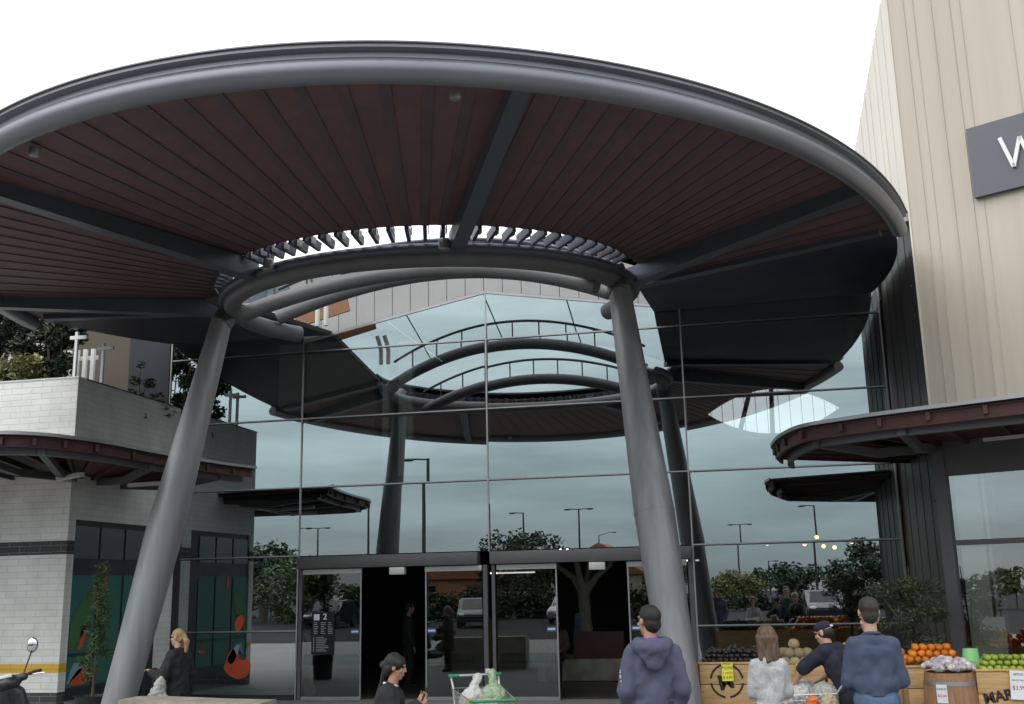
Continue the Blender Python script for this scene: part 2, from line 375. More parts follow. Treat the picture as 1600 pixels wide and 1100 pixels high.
so = bpy.data.objects.new('sun', sl); COL.objects.link(so)
sd = Vector((math.sin(SUN_AZ) * math.cos(SUN_EL), math.cos(SUN_AZ) * math.cos(SUN_EL), math.sin(SUN_EL)))
so.rotation_euler = sd.to_track_quat('Z', 'Y').to_euler(); so.location = (0, -10, 30)
vs = SC.view_settings; vs.view_transform = 'Standard'; vs.look = 'None'; vs.exposure = .42; vs.gamma = 1
SC.cycles.max_bounces = 10; SC.cycles.transparent_max_bounces = 24; SC.cycles.glossy_bounces = 5

# ------------------------------------------------------------------ ground
struct(MB().box((-700, -700, -.2), (700, 700, 0)).build('ground', 'ground', smooth=False))
struct(MB().quad((-120, -160, .004), (120, -160, .004), (120, -2, .004), (-120, -2, .004)).build('car_park_road', 'asphalt', smooth=False))
FY = 18.94

# ------------------------------------------------------------------ entrance canopy
def canopy():
    T = thing('entrance_canopy', 'large dark grey oval entrance canopy with timber soffit on two leaning columns', 'canopy', (-4.4, 13.5, 0))
    T.location = (0, 0, 0)
    key = [(172, 198), (183, 205.5), (231, 241.8), (290.6, 292.6), (358, 329), (375, 342.5)]
    def outer_ang(t):
        for (a, A), (b, B) in zip(key, key[1:]):
            if t <= b: return A + (B - A) * (t - a) / (b - a)
        return key[-1][1]
    def inner(t, k=1., z=6.47): a = R(t); return Vector((-4.5 + 3.36 * k * math.cos(a), 15.2 + 2.76 * k * math.sin(a), z))
    def rim(A, k=1., dz=0.):
        a = R(A); return Vector((-4.237 + 6.917 * k * math.cos(a), 17.348 + 9.885 * k * math.sin(a), 6.447 + .145 * math.cos(a) + .316 * math.sin(a) + dz))
    def shift(A, o, dz):
        a = R(A); n = Vector((math.cos(a) / 6.917, math.sin(a) / 9.885, 0)).normalized(); return rim(A) + n * o + Vector((0, 0, dz))
    An = [197 + (341.5 - 197) * i / 100 for i in range(101)]
    MB().tube([rim(a) for a in An], .108, 20).build('rim_tube', 'rim', T)
    # stepped gutter above the tube
    prof = [(-.03, .07), (.05, .10), (.05, .145), (.11, .165), (.11, .20), (.13, .20), (.13, .212), (-.10, .212), (-.10, .07)]
    g = MB(); rows = [[g.bm.verts.new(shift(a, o, z)) for o, z in prof] for a in An]
    for A, B in zip(rows, rows[1:]):
        for k in range(len(prof)):
            k2 = (k + 1) % len(prof); g.bm.faces.new((A[k], A[k2], B[k2], B[k]))
    g.bm.faces.new(rows[0]); g.bm.faces.new(rows[-1][::-1]); g.build('gutter', 'rim', T, angle=25)
    ts = [172 + 203 * i / 120 for i in range(121)]
    kin = lambda t: .985 + .055 * max(0., math.sin(PI * min(1, max(0, (t - 212) / 128.)))) ** .8
    I = [inner(t, kin(t), 6.50) for t in ts]; O = [rim(outer_ang(t), .985, .07) for t in ts]
    MB().strip(I, O, .03).build('soffit_boards', 'timber', T)
    MB().strip([p + Vector((0, 0, .16)) for p in I], [p + Vector((0, 0, .17)) for p in O], .04).build('roof_sheet', 'roofskin', T)
    # thin radial strips; their darker colour paints the shadow bands along the rafters
    def rafter(t, w, h, z0, m, name, k=None, kk=.985):
        a = inner(t, kin(t) + .005, 6.50 - h / 2 + z0); b = rim(outer_ang(t), kk, .07 - h / 2 + z0)
        return MB().beam(a, b, w, h).build(name, m, T, smooth=False)
    beams = (172.6, 183, 231, 290.6, 358, 374.4)
    t = 175.6
    while t < 374:
        if min(abs(t - b) for b in beams) > 1.6:
            rafter(t, .10, .007, -.003, 'rafter', 'rafter')
        t += 3.7
    for b in beams:
        a = inner(b, .93, 6.36); o = rim(outer_ang(b), 1.0, -.01)
        end = b in (beams[0], beams[-1])
        if end: o = rim(outer_ang(b), .965, .04); a = inner(b, .97, 6.47)
        MB().beam(a, o, .20, .10 if end else .26, h2=.07 if end else .16, w2=.17).build('beam', 'steel', T, smooth=False)
    # dark flat soffit between the timber fan and the glass, both sides
    for A0, A1, t0, end in ((198, 171, 172, (-7.55, 18.88)), (342.5, 369, 375, (-1.30, 18.88))):
        Pr = []; Pi = []; q0 = inner(t0, .97, 6.50)
        for i in range(17):
            u = i / 16; p = rim(A0 + (A1 - A0) * u, .99); p.y = min(p.y, 18.88); p.z = rim(A0).z + .06 + (6.86 - rim(A0).z - .06) * u
            Pr.append(p); Pi.append(Vector((q0.x + (end[0] - q0.x) * u, q0.y + (end[1] - q0.y) * u, 6.50 + .30 * u)))
        MB().strip(Pr, Pi, .08).build('side_soffit', 'navysoffit', T, angle=60)
    # inner ring, front half and both flanks
    ring = [(-4.5 + 3.05 * math.cos(R(a)), 15.2 + 2.4 * math.sin(R(a)), 6.22) for a in [150 + i * 2.4 for i in range(101)] if a < 391]
    MB().tube(ring, .135, 16).build('inner_ring', 'ringsteel', T)
    ring2 = [(-4.5 + 3.2 * math.cos(R(a)), 15.2 + 2.52 * math.sin(R(a)), 6.30) for a in [165 + i * 2.4 for i in range(91)]]
    MB().tube(ring2, .075, 12).build('upper_ring', 'steel', T)
    # arches over the opening
    def arch(y, z0, rise, x0, x1, r, name='arch', bow=.35):
        P = []
        for i in range(49):
            u = -1 + 2 * i / 48; P.append((x0 + (x1 - x0) * (u + 1) / 2, y - bow * u * u, z0 + rise * (1 - u * u)))
        MB().tube(P, r, 14).build(name, 'ringsteel', T); return P
    B = arch(14.55, 6.02, .56, -7.1, -1.75, .12)
    C = arch(16.2, 6.38, .66, -7.3, -1.75, .12)
    def rail(P, dz):
        b = MB().tube([(x, y, z + dz) for x, y, z in P], .03, 8); b.build('rail', 'steel', T)
        for i in range(4, 46, 5):
            x, y, z = P[i]; MB().tube([(x, y, z + .1), (x, y, z + dz)], .016, 6).build('strut', 'steel', T)
    rail(B, .46); rail(C, .50)
    # curved glazing of the opening
    def vault(x, y):
        zc = 7.02 + (y - 14.5) * .30; return zc - .066 * (x + 4.5) ** 2
    g = MB(); X = [-8.0 + 7.0 * i / 28 for i in range(29)]; Y = [15.2 + (18.8 - 15.2) * j / 6 for j in range(7)]
    V = [[g.bm.verts.new((x, y, vault(x, y) + .06)) for x in X] for y in Y]
    for j in range(6):
        for i in range(28): g.bm.faces.new((V[j][i], V[j][i + 1], V[j + 1][i + 1], V[j + 1][i]))
    g.build('skylight', 'skyglass', T)
    for x in (-6.6, -4.9, -3.2):
        MB().tube([(x, y, vault(x, y) + .03) for y in Y], .014, 6).build('glazing_bar', 'steel', T)
    # columns, cigar shaped, leaning
    for xb, xt, name in ((-8.47, -7.62, 'column'), (-.75, -1.47, 'column')):
        P = []; r = []
        for z, rr in ((0, .215), (1.4, .232), (2.85, .266), (4.4, .212), (6.05, .158)):
            k = z / 6.05; P.append((xb + (xt - xb) * k, 13.45 + 1.1 * k, z)); r.append(rr)
        PP = []; rr2 = []
        for i in range(len(P) - 1):
            for j in range(6):
                u = j / 6; PP.append(Vector(P[i]).lerp(Vector(P[i + 1]), u)); rr2.append(r[i] + (r[i + 1] - r[i]) * u)
        PP.append(P[-1]); rr2.append(r[-1])
        c = MB().tube(PP, rr2, 28).build(name, 'column', T, angle=60)
        k = 2.85 / 6.05; MB().tube([Vector((xb + (xt - xb) * (k + d_), 13.45 + 1.1 * (k + d_), 6.05 * (k + d_))) for d_ in (-.0016, .0016)], .2695, 28).build('weld_seam', 'column', c)
        MB().lathe([(.36, .004), (.36, .03), (.25, .035)], 28, (xb, 13.45, 0)).build('base_plate', 'column', c)
        # curved head linking column to ring
        s = -1 if xb < -4 else 1
        MB().tube([(xt, 14.5, 5.95), (xt + s * -.02, 14.66, 6.15), (xt - s * .02, 14.75, 6.3), (xt - s * .06, 14.5, 6.44)], [.16, .17, .15, .11], 16).build('column_head', 'ringsteel', T)
        MB().boxc((xt - s * .02, 14.45, 6.3), (.26, .5, .05)).build('bracket', 'steel', T)
    # slot cleats between rafters over the ring
    for i in range(36):
        a = 205 + i * 3.9
        if a > 345: break
        p = inner(a, .93, 6.44); q = inner(a, kin(a) + .01, 6.50); d = (q - p).normalized()
        jm = MB().beam(p, q, .05, .12).build('joist_end', 'steel', T, smooth=False)
        MB().boxc(p.lerp(q, .6) + Vector((-d.y, d.x, 0)) * .05, (.012, .10, .10), Matrix.Rotation(math.atan2(d.y, d.x) - PI / 2, 3, 'Z')).build('cleat', 'hoop', jm, smooth=False)
    # lights fixed to the soffit
    for x, y, z in ((-2.17, 8.18, 6.10), (-6.35, 8.28, 6.08)):
        l = MB().lathe([(.0, .06), (.055, .05), (.055, -.01), (.045, -.03), (.02, -.035)], 18, (x, y, z)).build('downlight', 'hoop', T)
    for x, y, z in ((-6.07, 12.85, 6.3), (-3.51, 12.6, 6.28)):
        l = MB().lathe([(.06, .08), (.075, .06), (.08, -.06), (.06, -.08)], 18, (x, y, z)).build('floodlight', 'hoop', T)
        MB().box((x - .01, y - .01, z + .08), (x + .01, y + .01, z + .22)).build('stem', 'steel', l)
    # twin downpipes and timber edge seen through the opening
    for dx in (0, .16):
        MB().tube([(-7.15 + dx, 17.2, 6.55), (-7.15 + dx, 17.2, 6.85), (-7.22 + dx, 17.3, 7.15)], .045, 10).build('downpipe', 'offwhite', T)
    MB().beam((-8.0, 18.2, 6.95), (-6.95, 18.2, 7.2), .05, .26).build('edge_board', 'housebrick', T, smooth=False)
    return T
canopy()

# ------------------------------------------------------------------ glass facade
def facade():
    T = thing('glass_facade', 'tall reflective glass curtain wall with dark mullions behind the oval canopy', 'glass wall')
    xs = [-11.0, -8.15, -4.48, -.84, 2.66]; zs = [0.02, 1.21, 2.575, 3.855, 5.175, 6.50]
    for i in range(4):
        for j in range(6):
            x0, x1 = xs[i], xs[i + 1]
            if i == 0 and j <= 3: x0 = -10.68
            if i in (1, 2) and j <= 1: continue
            g = .012
            if j == 5:
                top = {0: (8.3, 8.3), 1: (6.72, 7.44), 2: (7.44, 6.85), 3: (8.3, 8.3)}[i]
                poly = [(x0 + g, zs[5] + g), (x1 - g, zs[5] + g), (x1 - g, top[1] - g), (x0 + g, top[0] - g)]
            else: poly = [(x0 + g, zs[j] + g), (x1 - g, zs[j] + g), (x1 - g, zs[j + 1] - g), (x0 + g, zs[j + 1] - g)]
            # each pane sits a hair out of true, as real glazing does
            c = Vector((sum(p[0] for p in poly) / 4, FY, sum(p[1] for p in poly) / 4))
            pm = MB(); pm.bm.faces.new([pm.bm.verts.new((p[0] - c.x, 0, p[1] - c.z)) for p in poly])
            o = pm.build('glass_pane', 'glass', T, smooth=False); o.location = c
            o.rotation_euler = (R(rng.uniform(-.16, .16)), 0, R(rng.uniform(-.16, .16)))
    def mull(x, z0, z1):
        m = MB().box((x - .03, FY + .004, z0), (x + .03, FY + .12, z1)).build('mullion', 'mull', T, smooth=False)
        MB().box((x - .013, FY - .022, z0), (x + .013, FY - .004, z1)).build('glazing_bead', 'mullcap', m, smooth=False)
    mull(-10.98, 4.6, 8.3); mull(-8.15, 2.575, 6.72); mull(-4.48, 2.575, 7.44); mull(-.84, 0, 8.0); mull(2.62, 0, 8.3); mull(-8.165, 0, 2.575)
    MB().box((-10.72, FY - .03, 0), (-10.6, FY + .12, 4.2)).build('edge_post', 'darkmetal', T, smooth=False)
    for z, xa, xb in ((1.21, -10.6, -8.15), (1.21, -.84, 2.62), (2.575, -10.6, -8.15), (2.575, -.84, 2.62), (3.855, -10.68, 2.62), (5.175, -10.95, 2.62), (6.5, -10.95, 2.62)):
        m = MB().box((xa, FY + .006, z - .028), (xb, FY + .10, z + .028)).build('transom', 'mull', T, smooth=False)
        MB().box((xa, FY - .019, z + .004), (xb, FY - .004, z + .026)).build('glazing_bead', 'mullcap', m, smooth=False)
    MB().box((-10.6, FY - .03, 0), (-8.2, FY + .1, .1)).build('sill', 'darkmetal', T, smooth=False)
    MB().box((-.8, FY - .03, 0), (2.6, FY + .1, .1)).build('sill', 'darkmetal', T, smooth=False)
    for a, b in (((-8.15, 6.72), (-4.48, 7.44)), ((-4.48, 7.44), (-.84, 6.85))):
        MB().beam((a[0], FY, a[1]), (b[0], FY, b[1]), .05, .05).build('gable_cap', 'mullcap', T, smooth=False)
    # grey seamed panel filling the arch above the gable
    def gz(x): return 6.72 + (x + 8.15) / 3.67 * .72 if x < -4.48 else 7.44 - (x + 4.48) / 3.64 * .59
    p = MB(); n = 20
    for i in range(n):
        x0 = -8.15 + 7.31 * i / n; x1 = -8.15 + 7.31 * (i + 1) / n - .012
        tz = lambda x: 8.3 - .07 * (x + 4.5) ** 2
        p.prism([(x0, gz(x0) + .03), (x1, gz(x1) + .03), (x1, max(gz(x1) + .1, tz(x1))), (x0, max(gz(x0) + .1, tz(x0)))], FY - .02, FY + .06)
    p.build('gable_panel', 'greypanel', T, smooth=False)
    # side panels of the roof over the glazing
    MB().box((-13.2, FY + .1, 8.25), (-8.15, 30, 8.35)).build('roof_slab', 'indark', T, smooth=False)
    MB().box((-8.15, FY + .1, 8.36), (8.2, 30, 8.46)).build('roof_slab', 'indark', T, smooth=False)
    # mural film inside the lower panes on the left
    m = MB().box((-10.58, FY + .13, .05), (-8.2, FY + .14, 2.55)).build('mural_film', 'teal', T, smooth=False)
    decal(m, 'orange_film', [(-9.62, .58), (-9.5, .44), (-9.3, .36), (-9.12, .42), (-9.06, .62), (-9.12, .74), (-9.3, .70), (-9.42, .95), (-9.52, .82), (-9.55, .7)], FY - .004)
    decal(m, 'orange_film', [(-9.36, 1.2), (-9.28, 1.28), (-9.22, 1.42), (-9.26, 1.54), (-9.36, 1.5), (-9.42, 1.34)], FY - .004)
    decal(m, 'blue_film', [(-9.55, .72), (-9.42, .94), (-9.28, 1.02), (-9.33, .8), (-9.45, .62)], FY - .004)
    decal(m, 'orange_film', [(-10.52, 2.2), (-10.1, 2.22), (-10.12, 2.5), (-10.5, 2.5)], FY + .115)
    decal(m, 'pink_film', [(-9.9, 1.9), (-9.6, 2.0), (-9.62, 2.3), (-9.86, 2.32)], FY + .115)
    return T
def decal(parent, m, poly, y, axis='Y', th=.006):
    # smooth the outline by corner cutting
    for _ in range(2):
        q = []
        for i in range(len(poly)):
            a = poly[i]; b = poly[(i + 1) % len(poly)]
            q += [(a[0] * .8 + b[0] * .2, a[1] * .8 + b[1] * .2), (a[0] * .2 + b[0] * .8, a[1] * .2 + b[1] * .8)]
        poly = q
    return MB().prism(poly, y, y - th, axis).build('mural_shape', m, parent, smooth=False)
facade()

# ------------------------------------------------------------------ sliding doors
def doors():
    for k, (x0, x1, lab) in enumerate(((-8.13, -4.52, 'left set of sliding glass entrance doors with a black directory on one leaf'),
                                       (-4.44, -.86, 'right set of sliding glass entrance doors nearest the right canopy column'))):
        T = thing('sliding_doors', lab, 'doors', group='sliding entrance doors')
        y = FY - .02
        MB().box((x0, FY - .16, 2.345), (x1 - (.15 if k == 0 else 0), FY + .1, 2.565), .006).build('header', 'header', T)
        MB().box((x0, FY - .02, 0), (x0 + .06, FY + .1, 2.34)).build('post', 'header', T, smooth=False)
        MB().box((x1 - .08, FY - .02, 0), (x1, FY + .1, 2.34)).build('post', 'header', T, smooth=False)
        lx = [(-8.05, -6.90), (-5.68, -4.62)] if k == 0 else [(-4.34, -3.25), (-2.0, -.96)]
        for i, (a, b) in enumerate(lx):
            D = MB().box((a, y, .06), (b, y + .012, 2.24)).build('door_leaf', 'doorglass', T, smooth=False)
            MB().box((a, y - .03, 2.24), (b, y + .04, 2.33), .004).build('top_rail', 'offwhite', D)
            MB().box((a, y - .02, .005), (b, y + .03, .06)).build('bottom_rail', 'mullcap', D, smooth=False)
            xe = b if i == 0 else a; s = -1 if i == 0 else 1
            MB().box((xe, y - .006, .06), (xe + s * .025, y + .018, 2.24)).build('edge_strip', 'mullcap', D, smooth=False)
            MB().box((a + .03, y - .006, .62), (b - .03, y - .002, .80)).build('safety_band', glass_mat('frosted band', .05, (.9, .95, .95), (.68, .74, .74)), D, smooth=False)
            MB().box((xe + s * .04, y - .008, 1.16), (xe + s * .20, y - .003, 1.24)).build('sticker', 'bluebox', D, smooth=False)
            MB().box((xe + s * .055, y - .012, 1.185), (xe + s * .185, y - .0085, 1.215)).build('sticker_panel', 'whitecard', D, smooth=False)
        xm = (lx[0][1] + lx[1][0]) / 2 + .12
        MB().box((xm - .14, FY - .2, 2.2), (xm + .14, FY - .05, 2.33), .01).build('sensor', 'offwhite', T)
        if k == 0:
            # directory
            D = MB().box((-7.86, y - .012, .80), (-7.42, y - .004, 1.56)).build('directory', 'black', T, smooth=False)
            put_text('2', .15, 'whitecard', D, (-7.60, y - .016, 1.47), ext=.002, bold=.003)
            MB().box((-7.82, y - .016, 1.41), (-7.71, y - .0125, 1.52)).build('pictogram', 'whitecard', D, smooth=False)
            b = MB()
            for c in range(3):
                for r in range(7):
                    ww = rng.uniform(.05, .10); xx = -7.82 + c * .14; zz = 1.36 - r * .032
                    b.box((xx, y - .0155, zz), (xx + ww, y - .0125, zz + .012))
            for r in range(9):
                zz = 1.10 - r * .03; b.box((-7.77, y - .0155, zz), (-7.77 + rng.uniform(.1, .26), y - .0125, zz + .010))
                b.box((-7.825, y - .0155, zz - .002), (-7.805, y - .0125, zz + .016))
            b.build('directory_lines', 'mullcap', D, smooth=False)
            # pink shapes on the glass
            decal(T, 'pink_film', [(-7.98, 1.08), (-8.03, 1.2), (-7.99, 1.33), (-7.90, 1.34), (-7.87, 1.1), (-7.86, .86), (-7.93, .95)], y + .03)
            decal(T, 'pink_film', [(-8.03, .18), (-7.94, .30), (-7.90, .55), (-7.86, .55), (-7.84, .30), (-7.74, .2), (-7.80, .08), (-7.97, .08)], y + .03)
doors()

# ------------------------------------------------------------------ interior
def interior():
    def wallthing(name, lab, m, a, b): return tag(MB().box(a, b).build(name, m, smooth=False), lab, 'wall')
    struct(MB().box((-13, FY + .2, .004), (8, 30, .02)).build('floor', 'infloor', smooth=False))
    def lens(cx, cz, a, bz, n=20): return [(cx - a + 2 * a * i / n, cz + bz * (1 - (-1 + 2 * i / n) ** 2)) for i in range(n + 1)], [(cx - a + 2 * a * i / n, cz - bz * (1 - (-1 + 2 * i / n) ** 2)) for i in range(n + 1)]
    W = thing('lobby_back_wall', 'dark wall at the back of the lobby with an added lens shaped gap showing bright sky', 'wall')
    b = MB(); up, lo = lens(1.05, 6.42, 1.75, .62)  # lens opening added so bright sky stands in for a white lit bulkhead
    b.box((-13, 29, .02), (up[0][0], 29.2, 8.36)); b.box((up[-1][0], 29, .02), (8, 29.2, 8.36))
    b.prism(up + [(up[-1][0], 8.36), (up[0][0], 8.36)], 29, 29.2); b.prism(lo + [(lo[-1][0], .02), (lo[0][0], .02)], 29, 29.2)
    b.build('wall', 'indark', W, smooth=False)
    for x in (.35, 1.25): MB().beam((x - .25, 29.05, 5.75), (x + (.15 if x < 1 else -.2), 29.05, 7.05), .12, .14, up=(0, 1, 0)).build('lens_bar', 'indark', W, smooth=False)
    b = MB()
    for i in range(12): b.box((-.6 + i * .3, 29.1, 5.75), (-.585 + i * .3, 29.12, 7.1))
    b.build('glazing_bar', 'mullcap', W, smooth=False)  # seams of the white bulkhead, set as bars across the added gap
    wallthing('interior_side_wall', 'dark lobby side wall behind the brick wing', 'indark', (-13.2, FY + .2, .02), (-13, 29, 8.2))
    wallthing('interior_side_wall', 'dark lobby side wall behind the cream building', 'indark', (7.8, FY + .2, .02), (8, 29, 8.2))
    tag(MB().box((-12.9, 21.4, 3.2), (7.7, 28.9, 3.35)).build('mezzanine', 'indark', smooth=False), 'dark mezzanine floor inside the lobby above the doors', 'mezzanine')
    wallthing('beige_partition', 'beige interior wall lit from above behind the upper left glass', 'inbeige', (-9.6, 21.0, 4.2), (-7.4, 21.15, 7.2))
    for x, wd, lab in ((-7.1, .12, 'narrow'), (-6.75, .3, 'wide')):
        tag(MB().box((x, 20.6, 4.2), (x + wd, 20.75, 7.0)).build('interior_pier', 'inwhite', smooth=False), lab + ' pale interior pier behind the upper glass left of centre', 'pier')
    # indoor tree by the right door
    T = thing('indoor_tree', 'bare pale branching tree trunk standing in the dark lobby behind the open right door', 'tree', (-3.35, 23, 0))
    b = MB()
    b.tube([(0, 0, .3), (.0, 0, 1.0), (-.03, .02, 1.75)], [.16, .13, .13], 12)
    for pts, r0 in (([(-.03, 0, 1.7), (-.25, .1, 2.1), (-.62, .2, 2.35), (-.95, .2, 2.75)], .09), ([(-.03, 0, 1.7), (-.12, -.1, 2.3), (-.3, 0, 3.0)], .09),
                    ([(-.03, 0, 1.7), (.25, 0, 2.1), (.55, .1, 2.35), (.7, .1, 2.9)], .09), ([(-.03, 0, 1.72), (.08, .2, 2.3), (.05, .2, 3.0)], .07)):
        b.tube(pts, [r0, r0 * .8, r0 * .6, r0 * .45][:len(pts)], 8)
    me = remesh(b, .03, 2); link_mesh('trunk', me, 'palebark', T)
    tag(MB().box((-4.3, 22.3, .02), (-2.2, 23.9, .46), .03).build('planter_seat', 'concrete'), 'low concrete planter seat around the indoor tree', 'planter')
    tag(MB().box((-3.55, 22.42, .46), (-2.5, 22.55, 1.0), .02).build('slatted_backrest', 'brownshirt'), 'red brown slatted backrest on the indoor planter seat', 'backrest')
    # small warm lamps deep inside
    for x, z in ((.55, 2.75), (1.35, 2.72), (1.62, 2.86), (1.75, 2.66), (1.98, 2.63), (2.35, 2.74)):
        l = thing('pendant_lamp', 'small warm pendant lamp glowing inside behind the glass right of the column', 'lamp', (x, 24.5, z), group='warm pendant lamps indoors')
        MB().ell((0, 0, 0), (.045, .045, .045)).build('bulb', 'lamp', l); MB().tube([(0, 0, .04), (0, 0, 3.2 - z)], .006, 6).build('cord', 'black', l)
    for x, y, z, l_, lab in ((-7.3, 26.5, 2.75, .5, 'short white strip light deep inside the left doorway'), (-6.6, 28, 2.3, 1.2, 'thin horizontal strip light at the back of the left doorway'), (-2.0, 28, 2.5, .9, 'thin strip light at the back of the right doorway')):
        l = thing('strip_light', lab, 'lamp', (x, y, z)); MB().box((0, -.03, -.02), (l_, .03, .015)).build('tube', emit_mat('strip lamp glow', (1, .93, .82), 1.6), l, smooth=False)
        MB().box((0, -.04, .015), (l_, .04, .05)).build('housing', 'offwhite', l, smooth=False)
    tag(MB().box((-8.2, 28.4, .02), (-5.4, 28.9, 1.1)).build('service_counter', 'pinedark', smooth=False), 'dark timber service counter at the back of the lobby', 'counter')
    for x, z in ((-3.95, 2.7), (-3.8, 2.7)):
        l = thing('spotlight', 'white ceiling spotlight glowing indoors behind the right door', 'lamp', (x, 23.6, z), group='ceiling spotlights indoors')
        MB().ell((0, 0, 0), (.035, .035, .035)).build('bulb', emit_mat('white lamp glow', (1, .95, .85), 6), l); MB().tube([(0, 0, .03), (0, 0, 3.2 - z)], .008, 6).build('stem', 'black', l)
interior()

# ------------------------------------------------------------------ brick wing on the left
def wing():
    T = thing('brick_building', 'white painted brick wing with a black band and yellow stripe left of the entrance', 'building')
    X, Y = -10.72, 15.54
    def front(z0, z1, m, name, out=0): MB().box((-17, Y - out, z0), (X - .003, Y + .2, z1)).build(name, m, T, smooth=False)
    for z0, z1, m, name in ((0, .46, 'blackF', 'base_course'), (.46, .76, 'brickF', 'front_wall'), (.76, .90, 'yellowF', 'yellow_stripe'), (.90, 2.61, 'brickF', 'front_wall'), (2.61, 2.83, 'blackF', 'black_band'), (2.83, 5.53, 'brickF', 'front_wall')):
        front(z0, z1, m, name)
    # side wall: a strip before the window, over it, and after the door
    def side(y0, y1, z0, z1, m, name): MB().box((X - .2, y0, z0), (X + .002, y1, z1)).build(name, m, T, smooth=False)
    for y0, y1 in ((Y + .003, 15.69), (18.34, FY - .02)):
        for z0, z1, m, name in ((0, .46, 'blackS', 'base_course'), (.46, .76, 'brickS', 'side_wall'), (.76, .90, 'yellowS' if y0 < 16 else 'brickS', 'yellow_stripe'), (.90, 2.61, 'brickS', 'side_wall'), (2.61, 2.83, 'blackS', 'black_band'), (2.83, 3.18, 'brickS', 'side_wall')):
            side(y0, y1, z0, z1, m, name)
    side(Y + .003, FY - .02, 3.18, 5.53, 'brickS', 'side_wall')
    MB().box((-17, Y + .2, 4.4), (X - .2, 26, 4.6)).build('terrace_slab', 'concrete', T, smooth=False)
    MB().box((-17, Y - .012, 5.53), (X + .014, Y + .212, 5.55)).build('parapet_cap', 'white', T, smooth=False)
    MB().box((X - .212, Y + .212, 5.53), (X + .014, FY - .01, 5.55)).build('parapet_cap', 'darkmetal', T, smooth=False)
    # window with mural film
    W = MB().box((X - .12, 15.69, .30), (X - .04, 18.34, 3.18)).build('window', 'darkmetal', T, smooth=False)
    yy = [15.76, 16.52, 17.28, 18.0]
    for a, b in zip(yy, yy[1:]):
        for z0, z1, m in ((.50, .98, 'teal'), (1.03, 2.28, 'teal'), (2.55, 3.08, 'carglass')):
            g = MB().box((X - .035, a, z0), (X - .025, b - .07, z1)).build('pane', m, W, smooth=False)
    def dd(m, poly): decal(W, m, [(a, b) for a, b in poly], X - .022, 'X', -.005)
    dd('orange_film', [(15.8, .53), (16.05, .75), (16.2, .80), (16.33, .72), (16.36, .53)])
    dd('blue_film', [(15.78, .52), (15.95, .9), (16.1, .86), (16.3, .88), (16.15, .72), (15.95, .62)])
    dd('orange_film', [(16.0, 1.06), (16.18, 1.12), (16.25, 1.35), (16.22, 1.5), (16.1, 1.42), (16.08, 1.2)])
    dd('green_film', [(15.78, 1.05), (16.05, 1.2), (16.3, 1.5), (16.42, 1.9), (16.2, 2.0), (15.9, 1.7), (15.78, 1.4)])
    dd('orange_film', [(17.5, .72), (17.85, .78), (17.9, .84), (17.6, .82)])
    dd('orange_film', [(16.62, 2.0), (16.74, 2.05), (16.74, 2.28), (16.62, 2.26)])
    MB().box((X - .03, 18.02, .02), (X - .002, 18.33, 2.5)).build('door_edge', 'darkmetal', T, smooth=False)
    # upper wall behind the terrace
    MB().box((-17, 20.5, 4.6), (-13.4, 20.7, 9)).build('upper_wall', 'cream', T, smooth=False)
    MB().box((-13.4, FY - .02, 4.6), (-11.92, FY + .2, 9)).build('upper_wall', 'brownwall', T, smooth=False)
    MB().box((-11.915, FY - .03, 4.6), (-11.01, FY + .2, 9)).build('dark_upper_wall', 'navysoffit', T, smooth=False)
    # canopy of the wing: eyebrow curve
    C = thing('wing_canopy', 'curved red brown timber awning over the brick wing window, left of the entrance', 'awning', group='timber awnings')
    E = [(-17, 12.0), (-12, 12.0), (-10.2, 12.02), (-9.48, 12.14), (-9.1, 12.42), (-8.88, 12.89), (-8.74, 13.58), (-8.68, 14.7), (-8.55, 15.8), (-8.4, 16.6), (-8.22, 17.15)]
    I = [(-17, Y - .02), (-12, Y - .02), (-11.2, Y - .02), (X - .01, Y - .02), (X + .0, Y), (X + .005, 15.6), (X + .005, 15.9), (X + .005, 16.3), (X + .005, 16.7), (X + .005, 17.0), (X + .005, 17.3)]
    awning(C, E, I, 4.05, 3.86, [(2, 3), (4, 5), (7, 7), (9, 9)])
    for a, b in (((-9.9, 15.9), (-9.1, 15.95)), ((-10.3, 14.6), (-9.7, 14.3))):
        MB().beam((*a, 3.72), (*b, 3.74), .09, .06).build('tube_light', 'offwhite', C, smooth=False)
def dens(P, n):
    out = []
    P = [Vector(p) for p in P]
    def cr(a, b, c, d, t): return .5 * ((2 * b) + (c - a) * t + (2 * a - 5 * b + 4 * c - d) * t * t + (3 * b - a - 3 * c + d) * t ** 3)
    for i in range(len(P) - 1):
        a = P[max(0, i - 1)]; b = P[i]; c = P[i + 1]; d = P[min(len(P) - 1, i + 2)]
        for k in range(n): out.append(cr(a, b, c, d, k / n))
    out.append(P[-1]); return out
